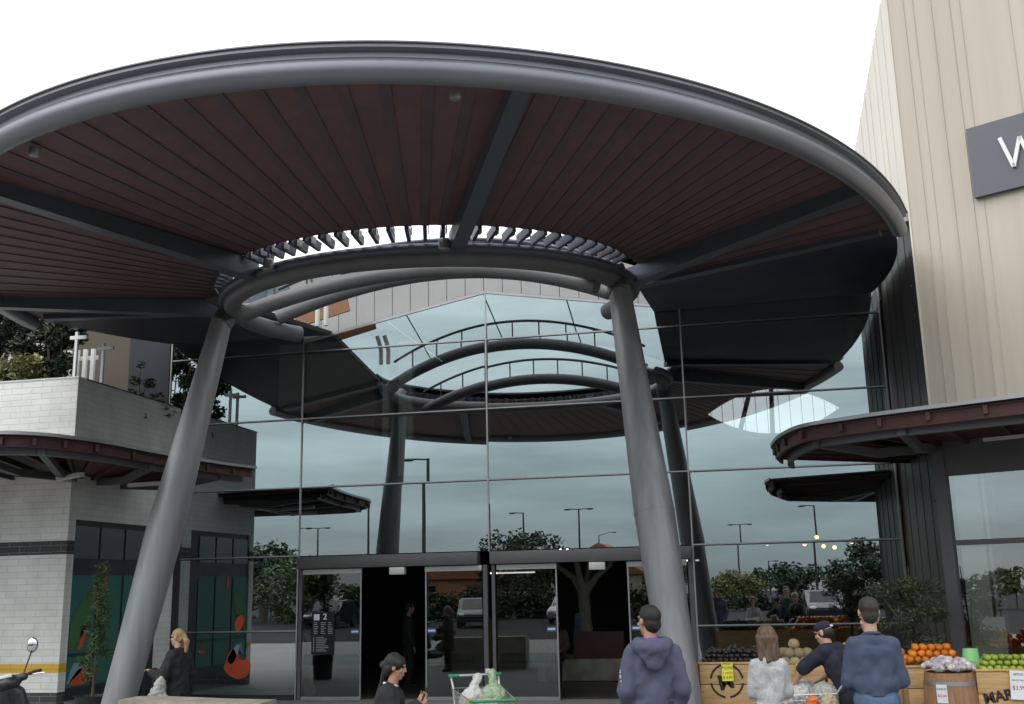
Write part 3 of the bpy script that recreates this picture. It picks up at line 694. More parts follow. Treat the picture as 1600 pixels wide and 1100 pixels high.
def awning(C, E, I, ze, zi, ribs, fascia=.14):
    De = dens(E, 8); Di = dens([Vector((p[0], p[1])) for p in I], 8)
    # monotone inner line: straight pieces
    Di = []
    for i in range(len(I) - 1):
        for k in range(8): Di.append(Vector(I[i]).lerp(Vector(I[i + 1]), k / 8))
    Di.append(Vector(I[-1]))
    A = [(p.x, p.y, ze) for p in De]; B = [(p.x, p.y, zi + .1) for p in Di]
    MB().strip(A, B, .03).build('roof_sheet', 'roofskin', C)
    MB().strip([Vector(a).lerp(Vector(b), .02) - Vector((0, 0, .03)) for a, b in zip(A, B)], [Vector(b) - Vector((0, 0, .05)) for b in B], .015).build('soffit', 'redtimber', C)
    # fascia board set back, then a grey edge beam further in
    def off(k, dz): return [Vector(a).lerp(Vector(b), k) + Vector((0, 0, dz)) for a, b in zip(A, B)]
    def ribbon(k, z0, z1, th, m, name):
        b = MB(); P = off(k, 0); Q = off(k + th, 0)
        for i in range(len(P) - 1):
            for (u, v) in ((P, z0),): pass
            vs = [b.bm.verts.new((p.x, p.y, p.z + z)) for p, z in ((P[i], z0), (P[i + 1], z0), (P[i + 1], z1), (P[i], z1), (Q[i], z0), (Q[i + 1], z0), (Q[i + 1], z1), (Q[i], z1))]
            for f in ((0, 1, 2, 3), (4, 7, 6, 5), (0, 4, 5, 1), (3, 2, 6, 7)): b.bm.faces.new([vs[j] for j in f])
        bmesh.ops.remove_doubles(b.bm, verts=b.bm.verts, dist=1e-5)
        b.build(name, m, C)
    ribbon(.03, -fascia, -.004, .02, 'redtimber', 'fascia')
    ribbon(-.006, .0, .045, .012, 'mullcap', 'edge_trim')
    ribbon(.10, -fascia - .07, -fascia + .02, .03, 'header', 'edge_beam')
    n = len(A)
    for i in range(3, n - 2, 7):
        p = Vector(A[i]).lerp(Vector(B[i]), .01) - Vector((0, 0, .075)); q = Vector(B[i]) - Vector((0, 0, .06))
        MB().beam(p, q, .05, .10).build('rafter', 'redtimber', C, smooth=False)
    for a, b in ribs:
        i = min(a * 8, n - 1); j = min(b * 8, n - 1)
        p = Vector(A[i]).lerp(Vector(B[i]), .08) - Vector((0, 0, fascia + .02)); q = Vector(B[j]) - Vector((0, 0, .12)); md = p.lerp(q, .5) - Vector((0, 0, .10))
        b_ = MB(); b_.beam(p, md, .10, .10).beam(md, q, .10, .12); b_.build('bracket', 'header', C, smooth=False)
wing()

# ------------------------------------------------------------------ cream building on the right
def block():
    T = thing('cream_building', 'tall cream clad building with ribbed panels at the right of the entrance', 'building')
    c0 = Vector((2.7, 15.58)); d = Vector((.866, -.5)); n = Vector((-.5, -.866))
    def P(s, o, z): p = c0 + d * s + n * o; return Vector((p.x, p.y, z))
    def slab(s0, s1, o0, o1, z0, z1, m, name, par=None):
        b = MB(); vs = [b.bm.verts.new(P(s, o, z)) for z in (z0, z1) for s, o in ((s0, o0), (s1, o0), (s1, o1), (s0, o1))]
        for f in ((3, 2, 1, 0), (4, 5, 6, 7), (0, 1, 5, 4), (1, 2, 6, 5), (2, 3, 7, 6), (3, 0, 4, 7)): b.bm.faces.new([vs[i] for i in f])
        return b.build(name, m, par or T, smooth=False)
    slab(0, 9, -.25, 0, 3.95, 10.9, 'cream', 'front_wall')
    for s in (.25, .39, .65, .91, 1.05, 1.70, 1.98, 2.3, 2.62, 2.9, 3.3, 3.7, 4.1, 4.6):
        slab(s, s + .012, 0, .014, 3.95, 10.88, 'cream', 'rib')
    slab(0, .025, .002, .016, 3.95, 10.9, 'creamside', 'corner_trim')
    # side wall, cream above and dark cladding below
    MB().prism([(15.6, 7.15), (FY + 6, 7.15), (FY + 6, 9.7), (15.6, 10.9)], 2.70, 2.9, 'X').build('side_wall', 'creamside', T, smooth=False)
    for i, y in enumerate((16.1, 16.75, 17.2, 18.0, 18.6, 19.4)):
        MB().box((2.688, y, 7.16), (2.70, y + .012, 10.9 - (y - 15.6) * .128)).build('rib', 'creamside', T, smooth=False)
    MB().box((2.70, 15.6, 0), (2.9, FY + .2, 7.15)).build('dark_cladding', 'darkclad', T, smooth=False)
    for y in (16.2, 16.9, 17.6, 18.3):
        MB().box((2.692, y, .02), (2.70, y + .02, 7.14)).build('cladding_joint', 'darkmetal', T, smooth=False)
    b = MB()
    for k in range(9): b.ell((2.695, 15.95, 3.0 + k * .45), (.012, .018, .018), None, 8, 6)
    b.build('fixing_bolt', 'hoop', T)
    MB().box((2.36, 15.62, 7.05), (2.70, 16.0, 7.22)).build('flashing', 'greypanel', T, smooth=False)
    slab(0, 9, .0, .03, 10.9, 10.94, 'creamside', 'roof_cap')
    # shopfront under the awning
    S = thing('shopfront', 'grey framed shop window under the right hand awning beside the olive tree', 'shopfront')
    slab(-.02, .14, -.06, .06, 0, 3.7, 'header', 'post', S)
    slab(.14, 7, -.05, .04, 3.30, 3.94, 'header', 'header', S)
    slab(.14, 7, -.03, .035, 2.36, 2.43, 'header', 'transom', S)
    slab(.14, 7, -.03, .035, 0, .3, 'header', 'sill', S)
    for s in (2.1, 4.1): slab(s, s + .07, -.03, .035, .3, 3.3, 'header', 'mullion', S)
    for s0, s1 in ((.14, 2.1), (2.17, 4.1), (4.17, 7)):
        for z0, z1 in ((.3, 2.36), (2.43, 3.3)):
            b = MB(); b.quad(P(s0, 0, z0), P(s1, 0, z0), P(s1, 0, z1), P(s0, 0, z1)); b.build('pane', 'shopglass', S, smooth=False)
    slab(.20, .52, -.40, -.06, .0, 3.58, 'inwhite', 'inner_pier', S)
    slab(.24, .66, -.056, -.04, .3, 1.42, 'inwhite', 'inner_panel', S)
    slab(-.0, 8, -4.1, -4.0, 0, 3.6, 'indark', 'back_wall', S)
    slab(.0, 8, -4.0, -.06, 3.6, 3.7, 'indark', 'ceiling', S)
    slab(.56, .60, -.4, -.06, 0, 3.3, 'mullcap', 'inner_mullion', S)
    slab(1.0, 3.0, -3.95, -3.9, 2.1, 2.2, 'orange_film', 'shelf_sign', S)
    for k in range(3): slab(.9, 3.5, -3.9, -3.5, .6 + .5 * k, .66 + .5 * k, 'inbeige', 'shelf', S)
    # sign
    G = thing('shop_sign', 'slate grey wall sign with a large white letter W at the right edge', 'sign')
    slab(.96, 4.6, .016, .09, 7.11, 8.14, 'signpanel', 'panel', G)
    # letter W from strokes
    pts = [(1.40, 7.86), (1.535, 7.40), (1.655, 7.80), (1.775, 7.40), (1.91, 7.86)]
    b = MB()
    for a, q in zip(pts, pts[1:]):
        b.beam(P(a[0], .112, a[1]), P(q[0], .112, q[1]), .05, .04, up=(n.x, n.y, 0))
    b.build('letter', 'white', G, smooth=False)
    # awning
    C = thing('shop_awning', 'curved red brown timber awning over the fruit stalls and shop window, right of the entrance', 'awning', group='timber awnings')
    E = [(.60, 16.6), (.52, 16.0), (.54, 15.45), (.62, 14.75), (.86, 13.95), (1.41, 13.45), (1.89, 13.12), (2.55, 12.74), (3.20, 12.36), (4.4, 11.67), (6.0, 10.75), (8.5, 9.3)]
    wl = lambda s: tuple(c0 + d * s + n * .03)
    I = [(2.68, 17.9), (2.68, 17.2), (2.68, 16.6), (2.68, 16.2), (2.68, 15.8), wl(.0), wl(.15), wl(.8), wl(1.6), wl(3), wl(5), wl(8)]
    awning(C, E, I, 3.86, 3.72, [(4, 5), (6, 5), (8, 8)], .17)
    l = MB().boxc((3.35, 14.4, 3.66), (.5, .07, .04), Matrix.Rotation(R(-30), 3, 'Z')).build('tube_light', 'offwhite', C, smooth=False)
block()

# ------------------------------------------------------------------ foliage
def leaf_mesh(clumps, n, size, r, seed, flat=.5):
    """leaf blades scattered through clumps [(centre, radii)]"""
    g = random.Random(seed); b = bmesh.new()
    wts = [c[1][0] * c[1][1] * c[1][2] for c in clumps]
    for _ in range(n):
        c, rad = g.choices(clumps, wts)[0]
        while True:
            p = Vector((g.uniform(-1, 1), g.uniform(-1, 1), g.uniform(-1, 1)))
            if p.length < 1: break
        p = p * (.55 + .45 * p.length) if p.length > .3 else p
        P = Vector((c[0] + p.x * rad[0], c[1] + p.y * rad[1], c[2] + p.z * rad[2]))
        s = size * g.uniform(.6, 1.3)
        a = Vector((g.gauss(0, 1), g.gauss(0, 1), g.gauss(0, .6))).normalized(); q = a.cross(Vector((g.gauss(0, 1), g.gauss(0, 1), g.gauss(0, 1)))).normalized()
        nrm = a.cross(q) * s * .12
        v = [b.verts.new(P + o) for o in (-a * s, q * s * flat - nrm, a * s, -q * s * flat - nrm)]
        b.faces.new(v)
    me = bpy.data.meshes.new('leaves'); b.to_mesh(me); b.free(); return me
def clumps_in(c, rad, k, cr, seed):
    g = random.Random(seed); out = []
    for _ in range(k):
        while True:
            p = Vector((g.uniform(-1, 1), g.uniform(-1, 1), g.uniform(-1, 1)))
            if p.length < 1: break
        s = g.uniform(.6, 1.25) * cr
        out.append(((c[0] + p.x * rad[0], c[1] + p.y * rad[1], c[2] + p.z * rad[2]), (s, s, s * .8)))
    return out

def plants():
    # potted olive beside the stalls
    T = thing('olive_tree', 'bushy potted olive tree between the stalls and the shop window', 'tree', (2.05, 14.75, 0))
    b = MB().tube([(0, 0, .35), (.02, 0, .9), (.06, .02, 1.35)], [.035, .03, .025], 8)
    for e in ((-.35, -.1, 1.75), (.25, .1, 1.85), (.05, .1, 2.1), (-.2, .1, 1.4), (.3, -.1, 1.45)):
        b.tube([(.05, .02, 1.15), (e[0] * .5, e[1] * .5, (1.2 + e[2]) / 2), e], [.018, .013, .006], 6)
    b.build('trunk', 'bark', T)
    cl = clumps_in((0, 0, 1.58), (.40, .36, .42), 30, .13, 5) + clumps_in((-.35, -.05, 1.75), (.12, .2, .2), 6, .10, 6) + clumps_in((.0, 0, 1.2), (.35, .3, .12), 8, .11, 8)
    link_mesh('crown', leaf_mesh(cl, 3400, .034, 1, 11, .33), 'leafolive', T)
    MB().lathe([(.14, 0), (.2, .40), (.22, .42), (.2, .42), (.19, .37)], 24).build('pot', 'pot', T)
    # slender tree by the mural window
    T = thing('slender_tree', 'slender leafy young tree in a charcoal pot before the mural window', 'tree', (-9.42, 14.5, 0))
    b = MB().tube([(0, 0, .4), (.02, 0, 1.2), (-.01, .01, 2.0), (.0, 0, 2.4)], [.022, .018, .012, .005], 8); b.build('trunk', 'bark', T)
    cl = []
    g = random.Random(3)
    for i in range(26):
        z = .8 + 1.6 * i / 26; wd = .22 * (1 - (z - .8) / 2.0); cl.append(((g.uniform(-wd, wd), g.uniform(-wd, wd), z), (.11, .11, .13)))
    link_mesh('crown', leaf_mesh(cl, 1300, .045, 1, 12, .28), 'leafmid', T)
    MB().lathe([(.20, 0), (.235, .5), (.25, .52), (.235, .52), (.22, .47)], 24).build('pot', 'pot', T)
    # terrace planting behind the parapet
    spots = [(-13.9, 16.5, 2.5, .6, 'leafdark'), (-13.0, 16.3, 2.4, .55, 'leafdark'), (-12.25, 16.4, 2.3, .5, 'leafdark'), (-11.6, 16.3, 2.1, .42, 'leafdark'), (-12.8, 15.9, .7, .40, 'leafyellow'), (-11.9, 15.85, .55, .28, 'leafyellow')]
    labs = ['tall dark shrub at the far left of the roof terrace', 'tall dark shrub second from left on the roof terrace', 'dark leafy shrub in the middle of the roof terrace screen', 'thin dark shrub nearest the parapet corner on the terrace', 'low yellowish bush trailing over the left parapet', 'small yellowish bush by the white slats on the terrace']
    for k, (x, y, h, r, m) in enumerate(spots):
        T = thing('terrace_shrub', labs[k], 'shrub', (x, y, 4.6), group='terrace planting')
        b = MB()
        for a in range(4): b.tube([(rng.uniform(-.1, .1), 0, 0), (rng.uniform(-r, r) * .6, rng.uniform(-.2, .2), h * .6 + .5), (rng.uniform(-r, r), rng.uniform(-.2, .2), h * .95 + .7)], [.02, .014, .006], 6)
        b.build('stem', 'bark', T)
        cl = clumps_in((0, 0, .95 + h * .42), (r, .32, h * .42), 30, .19, 40 + k)
        link_mesh('foliage', leaf_mesh(cl, 3400 if h > 1 else 900, .06, 1, 60 + k, .4), m, T)
    for k, (y, h) in enumerate(((17.7, 1.05), (18.5, .62))):
        T = thing('parapet_shrub', ('wispy dark shrub overhanging the brick side parapet behind the left column', 'thin trailing twigs on the parapet right of the left column')[k], 'shrub', (-10.95, y, 5.0), group='plants on the side parapet')
        b = MB().tube([(0, 0, -.4), (.05, 0, .4), (.1, -.1, h)], [.015, .012, .005], 6).tube([(0, 0, 0), (.15, -.2, .4), (.35, -.25, h * .7)], [.012, .01, .004], 6); b.build('stem', 'bark', T)
        cl = clumps_in((.1, -.05, .25 + h * .4), (.28, .3, h * .5), 14, .10, 80 + k)
        link_mesh('foliage', leaf_mesh(cl, 420 if k == 0 else 160, .045, 1, 90 + k, .4), 'leafdark', T)
    # white slat screen on the terrace
    T = thing('slat_screen', 'white vertical slat screen behind the terrace shrubs', 'screen')
    for i in range(16):
        x = -14.6 + i * .17; MB().box((x, 17.8, 4.6), (x + .07, 17.86, 6.6)).build('slat', 'white', T, smooth=False)
    MB().box((-14.7, 17.87, 6.4), (-11.95, 17.9, 6.48)).build('cross_rail', 'white', T, smooth=False)
    for k, (x, y, h) in enumerate(((-11.05, 15.9, 1.82), (-10.92, 16.5, 1.75))):
        T = thing('cross_post', ('nearer white post with a short crossarm on the parapet corner', 'farther white post with a short crossarm behind the parapet corner')[k], 'post', (x, y, 4.6), group='white posts on the terrace')
        MB().box((-.025, -.025, 0), (.025, .025, h)).build('post', 'white', T, smooth=False)
        MB().box((-.12, -.03, h - .13), (.20, -.026 + .05, h - .07)).build('crossarm', 'white', T, smooth=False)
    # curved concrete seat wall at the left column
    b = MB(); A = []; B = []
    for i in range(25):
        u = i / 24; x = -7.25 + 1.95 * u; y = 11.9 - .9 * math.sin(u * PI * .5) ** 2 * .4; z = .66 + .06 * math.sin(u * PI)
        A.append((x, y - .22, 0)); B.append((x, y + .22, 0))
    b.strip(A, B, .75)
    tag(b.build('concrete_bench', 'concrete'), 'weathered curved concrete bench beside the left canopy column', 'bench')
plants()

# ------------------------------------------------------------------ produce stalls
def stalls():
    def stall(loc, w, h, dp, label, rotz=0, planks=4):
        T = thing('produce_stall', label, 'stall', loc, rotz, 'timber produce stalls')
        ph = h / planks
        for k in range(planks):
            MB().box((-w / 2, -.02, k * ph + .004), (w / 2, .02, (k + 1) * ph - .004), .004).build('plank', 'pine', T)
        for s in (-1, 1):
            MB().box((s * w / 2 - .02 + s * .018, .022, 0), (s * w / 2 + .02 + s * .018, dp, h), .004).build('side_panel', 'pinedark', T)
        MB().box((-w / 2, dp, 0), (w / 2, dp + .03, h)).build('back_panel', 'pine', T, smooth=False)
        MB().box((-w / 2 + .02, .024, h - .14), (w / 2 - .02, dp - .004, h - .10)).build('tray', 'pinedark', T, smooth=False)
        MB().box((-w / 2 - .01, -.035, h), (w / 2 + .01, .03, h + .025), .005).build('lip', 'pine', T)
        return T
    A = stall((.13, 13.75, 0), 1.48, .96, .8, 'long timber stall with a round stencilled M emblem beside the right column')
    # stencilled emblem
    c = (-.42, -.024, .765)
    b = MB()
    for k in range(4):
        a0 = k * 90 + 8; pr = []
        P1 = [(c[0] + .205 * math.cos(R(a0 + i * 8.2)), c[2] + .205 * math.sin(R(a0 + i * 8.2))) for i in range(10)]; P2 = [(c[0] + .180 * math.cos(R(a0 + i * 8.2)), c[2] + .180 * math.sin(R(a0 + i * 8.2))) for i in range(10)]
        for i in range(9): b.prism([P1[i], P1[i + 1], P2[i + 1], P2[i]], -.021, -.024)
    b.build('emblem_ring', 'stencil', A, smooth=False)
    put_text('M', .24, 'stencil', A, (c[0] - .01, -.0235, c[2] - .02), tilt=R(12), ext=.002, bold=.008)
    def card(par_label, loc, w, h, m, lines, rotz=0, tilt=0):
        T = thing('price_card', par_label, 'price card', loc, rotz, 'price cards on the stalls')
        bb = MB().boxc((0, 0, 0), (w, .004, h)).build('card', m, T, smooth=False)
        for txt, s, z, mm in lines: put_text(txt, s, mm, T, (0, -.0035, z), ext=.0008)
        T.rotation_euler.y = tilt
        return T
    card('yellow price card pinned over the M emblem', (-.275, 13.70, .875), .135, .22, 'yellowcard', [('FRESH', .04, .09, 'ink'), ('PLUMS', .045, .045, 'ink'), ('1 x $5.00', .03, -.015, 'redink'), ('$ 4.99', .045, -.07, 'ink')])
    card('small yellow card on the stall rim behind the grey sweater', (.60, 13.70, .90), .115, .13, 'yellowcard', [('ROCK', .04, .03, 'ink'), ('MELON', .035, -.02, 'ink')])
    B = stall((1.33, 13.75, 0), .86, .96, .9, 'short timber stall under the orange pile with MARKETPLACE stencilled on it')
    put_text('MARKETPLACE', .10, 'stencil', B, (-.03, -.0235, .80), tilt=R(8), ext=.002, bold=.004)
    put_text('fresh', .13, 'stencil', B, (.1, -.0235, .66), tilt=R(8), ext=.002)
    Bc = stall((2.02, 13.45, 0), .5, .93, .5, 'narrow timber crate stall behind the barrel', planks=4)
    Cc = stall((3.22, 12.75, 0), 1.66, .94, .8, 'timber stall heaped with green apples at the right edge')
    put_text('MARKET', .15, 'stencil', Cc, (-.50, -.0235, .70), tilt=R(10), ext=.002, bold=.006)
    put_text('PLACE', .15, 'stencil', Cc, (.13, -.0235, .81), tilt=R(10), ext=.002, bold=.006)
    b = MB()
    for i in range(20):
        a0 = R(18 * i); a1 = R(18 * i + 18); q = lambda r, a: (-.17 + r * math.cos(a), .755 + r * math.sin(a)); b.prism([q(.062, a0), q(.062, a1), q(.05, a1), q(.05, a0)], -.021, -.024)
    b.build('emblem_ring', 'stencil', Cc, smooth=False)
    put_text('fresh', .19, 'stencil', Cc, (-.02, -.0235, .60), tilt=R(6), ext=.002)
    card('white price card reading 3.99 on the apple stall', (2.80, 12.70, .80), .17, .30, 'whitecard', [('APPLES', .032, .11, 'ink'), ('GRANNY SMITH', .018, .05, 'ink'), ('$3.99', .06, -.03, 'redink')], tilt=R(3))
    # barrel
    T = thing('wooden_barrel', 'oak barrel with steel hoops holding netted garlic', 'barrel', (2.13, 12.85, 0))
    prof = [(.245, 0), (.275, .2), (.29, .45), (.278, .72), (.255, .93), (.235, .93), (.235, .86)]
    MB().lathe(prof, 40).build('staves', 'barrel', T)
    def br(z): 
        for (a, za), (b2, zb) in zip(prof, prof[1:]):
            if za <= z <= zb: return a + (b2 - a) * (z - za) / (zb - za)
    for z in (.10, .32, .58, .82):
        MB().lathe([(br(z - .022) - .004, z - .022), (br(z - .022) + .005, z - .022), (br(z + .022) + .005, z + .022), (br(z + .022) - .004, z + .022)], 40).build('hoop', 'hoop', T)
    card('white price card on the wooden barrel', (2.0, 12.60, .72), .11, .19, 'whitecard', [('GARLIC', .03, .05, 'ink'), ('$2.00', .04, -.02, 'redink')], rotz=R(-22))
    # green bucket on top at the back
    T = thing('green_bucket', 'upturned light green plastic bucket beside the garlic barrel', 'bucket', (2.47, 13.35, .93))
    MB().lathe([(.105, 0), (.10, .02), (.082, .20), (.076, .215), (.0, .217)], 24).build('body', 'greenbucket', T); MB().tube([(.1 * math.cos(a * .2), -.1 - .02, .14 + -.06 * math.sin(a * .2)) for a in range(0, 17)], .004, 6).build('handle', 'greenbucket', T)
    # fruit
    def pile(name, label, cat, group, mk, x0, x1, y0, y1, z0, r, levels, jitter=.15):
        proto = None; lv = 0; cnt = 0
        while lv < levels:
            ins = lv * r * .95
            nx = int((x1 - x0 - 2 * ins) / (2 * r)); ny = int((y1 - y0 - 2 * ins) / (2 * r))
            for i in range(nx):
                for j in range(ny):
                    p = (x0 + ins + r + i * 2 * r + rng.uniform(-1, 1) * r * jitter, y0 + ins + r + j * 2 * r + rng.uniform(-1, 1) * r * jitter, z0 + lv * r * 1.55 + rng.uniform(-1, 1) * r * .12)
                    if lv < levels - 1 and j > 1 and 0 < i < nx - 1 : continue
                    if proto is None: proto = mk(); tag(proto, label, cat, group); proto.location = p
                    else:
                        q = dup(proto, p, rng.uniform(0, 6)); q.scale = [rng.uniform(.88, 1.06)] * 3; q.rotation_euler.x = rng.uniform(-.5, .5)
                    cnt += 1
            lv += 1
    def fruit(r, m, name, sq=1, dim=.1):
        def mk():
            b = MB(); b.ell((0, 0, 0), (r, r, r * sq), None, 14, 10)
            for v in b.bm.verts:
                h = math.hypot(v.co.x, v.co.y)
                if v.co.z > 0: v.co.z -= dim * r * math.exp(-(h / (r * .3)) ** 2)
            return b.build(name, m)
        return mk
    pile('orange', 'orange in the bright heap on the short timber stall', 'orange', 'oranges on the stall', fruit(.041, 'orange', 'orange'), .93, 1.93, 13.72, 14.3, .955, .041, 4)
    pile('orange', 'orange in the higher mound behind the barrel', 'orange', 'oranges behind the barrel', fruit(.043, 'orange', 'orange'), 1.80, 2.42, 13.5, 13.85, 1.01, .043, 3)
    pile('apple', 'green apple in the neat rows on the right hand stall', 'apple', 'green apples on the stall', fruit(.037, 'apple', 'apple', .9, .3), 2.44, 3.95, 12.74, 13.1, .965, .037, 3, .06)
    pile('plum', 'dark plum in the heap at the column end of the stall', 'plum', 'dark plums on the stall', fruit(.034, 'plum', 'plum', .9), -.60, .32, 13.75, 14.15, .955, .031, 4, .75)
    g = [(.42, 13.85, 0), (.54, 13.82, 0), (.66, 13.86, 0), (.48, 13.95, .10), (.60, 13.94, .10), (.74, 13.85, .0), (.42, 14.08, .1), (.70, 13.98, .10), (.55, 14.1, .2)]
    mk = fruit(.072, 'melon', 'melon', .95, .05); p0 = None
    for x, y, z in g:
        if p0 is None: p0 = mk(); tag(p0, 'tan netted melon in the heap behind the woman in grey', 'melon', 'melons on the stall'); p0.location = (x, y, .97 + z)
        else: dup(p0, (x, y, .97 + z), rng.uniform(0, 6))
    p0 = None
    for k in range(64):
        a = rng.uniform(0, 6.28); rr = .255 * math.sqrt(rng.random()); z = .95 + .11 * (1 - (rr / .28) ** 2) + rng.uniform(-.01, .02)
        if p0 is None:
            b = MB(); b.ell((0, 0, 0), (.048, .042, .036), None, 12, 8)
            for v in b.bm.verts: v.co *= 1 + .22 * noise.noise(v.co * 55)
            p0 = b.build('garlic_bag', 'netbag'); tag(p0, 'white netted bag of garlic heaped on the barrel', 'garlic bag', 'garlic bags on the barrel')
            p0.location = (2.13, 12.85, z)
        else:
            o = dup(p0, (2.13 + rr * math.cos(a), 12.85 + rr * math.sin(a), z), rng.uniform(0, 6)); o.rotation_euler.x = rng.uniform(-.6, .6)
    # leafy greens behind
    T = thing('leafy_herbs', 'grey green leafy herbs heaped behind the plums', 'herbs', (0, 14.35, .95))
    link_mesh('foliage', leaf_mesh(clumps_in((-.05, 0, .10), (.6, .12, .07), 16, .09, 21), 700, .04, 1, 22, .4), 'leafolive', T)
    MB().tube([(-.3, 0, -.05), (-.3, 0, .1)], .01, 6).build('stalk', 'leafmid', T)
stalls()

# ------------------------------------------------------------------ people
def person(label, loc, rotz, H, skin, pose, clothes, hair, group='people outside', eye=True, scale_w=1.):
    """Standing 1.75 m skeleton, +y is forward, +x right; pose overrides joints."""
    T = thing('person', label, 'person', loc, rotz, group)
    k = H / 1.75; T.scale = (k * scale_w, k * scale_w, k)
    J = dict(pel=(0, 0, .95), waist=(0, 0, 1.10), chest=(0, 0, 1.30), neck=(0, -.005, 1.475), head=(0, .02, 1.635),
             shR=(.15, -.01, 1.378), elR=(.20, -.03, 1.10), wrR=(.20, .06, .85), shL=(-.15, -.01, 1.378), elL=(-.20, -.03, 1.10), wrL=(-.20, .06, .85),
             hiR=(.09, 0, .92), knR=(.10, .02, .50), anR=(.10, -.02, .09), hiL=(-.09, 0, .92), knL=(-.10, .02, .50), anL=(-.10, -.02, .09))
    J.update(pose.get('J', {}))
    V = {a: Vector(b) for a, b in J.items()}
    hrot = Matrix.Rotation(pose.get('turn', 0), 3, 'Z') @ Matrix.Rotation(pose.get('nod', 0), 3, 'X')
    bw = pose.get('bulk', 1.)
    def hp(x, y, z): return V['head'] + hrot @ Vector((x, y, z))
    def torso(b, e):
        b.cone(V['pel'] + Vector((-.075, 0, -.02)), .105 * bw + e, V['pel'] + Vector((.075, 0, -.02)), .105 * bw + e)
        d = (V['chest'] - V['pel']).normalized()
        b.cone(V['pel'], .12 * bw + e, V['waist'], .115 * bw + e)
        for s in (-1, 1):
            side = Vector((s * .055, 0, 0)); b.cone(V['waist'] + side * .9, .10 * bw + e, V['chest'] + side * 1.7, .10 * bw + e)
        b.cone(V['chest'] + Vector((-.085, -.01, .01)), .092 * bw + e, V['chest'] + Vector((.085, -.01, .01)), .092 * bw + e)
        b.cone(V['shL'], .062 * bw + e, V['shR'], .062 * bw + e)
        b.cone(V['neck'] + Vector((0, -.01, -.055)), .068 + e * .6, V['shL'] + Vector((.02, -.01, -.01)), .055 * bw + e)
        b.cone(V['neck'] + Vector((0, -.01, -.055)), .068 + e * .6, V['shR'] + Vector((-.02, -.01, -.01)), .055 * bw + e)
    # body
    b = MB(); torso(b, -.02)
    b.cone(V['neck'] - Vector((0, 0, .06)), .058, V['head'] - Vector((0, .01, .06)), .052)
    b.ell(hp(0, -.012, .035), (.074, .093, .082), hrot); b.ell(hp(0, .025, -.035), (.058, .068, .078), hrot); b.ell(hp(0, .052, -.085), (.036, .034, .028), hrot)
    b.cone(hp(0, .088, .02), .011, hp(0, .104, -.018), .013); b.ell(hp(0, .085, -.058), (.026, .016, .012), hrot)
    b.ell(hp(0, .075, .035), (.055, .02, .014), hrot)
    for s in (-1, 1):
        b.ell(hp(s * .078, -.008, .0), (.012, .022, .034), hrot); b.ell(hp(s * .042, .062, -.02), (.024, .02, .02), hrot)
    for s in 'RL':
        b.cone(V['sh' + s], .045, V['el' + s], .038); b.cone(V['el' + s], .040, V['wr' + s], .026)
        b.cone(V['hi' + s], .07, V['kn' + s], .052); b.cone(V['kn' + s], .05, V['an' + s], .036)
        b.cone(V['an' + s] + Vector((0, -.03, -.045)), .036, V['an' + s] + Vector((0, .14, -.06)), .03)
        # hand
        dr = Vector(pose.get('hand' + s, tuple((V['wr' + s] - V['el' + s]).normalized()))).normalized()
        up = Vector(pose.get('palm' + s, (0, 0, 1))); sd = dr.cross(up)
        if sd.length < .1: sd = dr.cross(Vector((1, 0, 0)))
        sd.normalize(); nn = sd.cross(dr).normalized(); w0 = V['wr' + s]
        sg = 1 if s == 'R' else -1
        b.cone(w0 + dr * .02 - sd * .022, .018, w0 + dr * .085 - sd * .028, .016); b.cone(w0 + dr * .02 + sd * .022, .018, w0 + dr * .085 + sd * .028, .016); b.cone(w0, .024, w0 + dr * .08, .02)
        for i, (o, l) in enumerate(((-.033, .062), (-.011, .074), (.011, .07), (.033, .054))):
            base = w0 + dr * .088 + sd * o; mid = base + dr * l * .55 + nn * -.008 + sd * o * .12; tip = mid + dr * l * .35 - nn * .03
            b.cone(base, .0095, mid, .009, 8); b.cone(mid, .009, tip, .0075, 8)
        tb = w0 + dr * .03 - sd * sg * .03; tm = tb + dr * .035 - sd * sg * .028 - nn * .01; b.cone(tb, .013, tm, .011, 8); b.cone(tm, .011, tm + dr * .032 - nn * .012, .009, 8)
    link_mesh('body', remesh(b, .0075, 1), skin, T)
    if eye:
        for s in (-1, 1):
            b = MB(); b.ell(hp(s * .031, .083, .018), (.011, .009, .007), hrot, 10, 8); b.build('eye', 'eye', T)
    # trousers
    m = clothes['legs']
    b = MB(); e = .016
    b.cone(V['hiL'] + Vector((.02, 0, .04)), .118 * bw, V['hiR'] + Vector((-.02, 0, .04)), .118 * bw); b.cone(V['hiL'] + Vector((.03, -.03, .0)), .115 * bw, V['hiR'] + Vector((-.03, -.03, .0)), .115 * bw)
    for s in 'RL': b.cone(V['hi' + s], .105 * bw, V['kn' + s], .072); b.cone(V['kn' + s], .072, V['an' + s] + Vector((0, 0, .02)), .058)
    link_mesh('trousers', remesh(b, .013, 2, .012, 7, (1, 1, .8)), m, T)
    for s in 'RL':
        b = MB(); b.cone(V['an' + s] + Vector((0, -.04, -.045)), .043, V['an' + s] + Vector((0, .15, -.058)), .034); link_mesh('shoe', remesh(b, .012, 1), clothes.get('shoe', 'black'), T)
    # top
    e = clothes.get('loose', .012); b = MB(); torso(b, e)
    hem = clothes.get('hem', .90)
    b.cone(Vector((V['pel'].x - .07, V['pel'].y, hem + .08)), .115 * bw + e, Vector((V['pel'].x + .07, V['pel'].y, hem + .08)), .115 * bw + e)
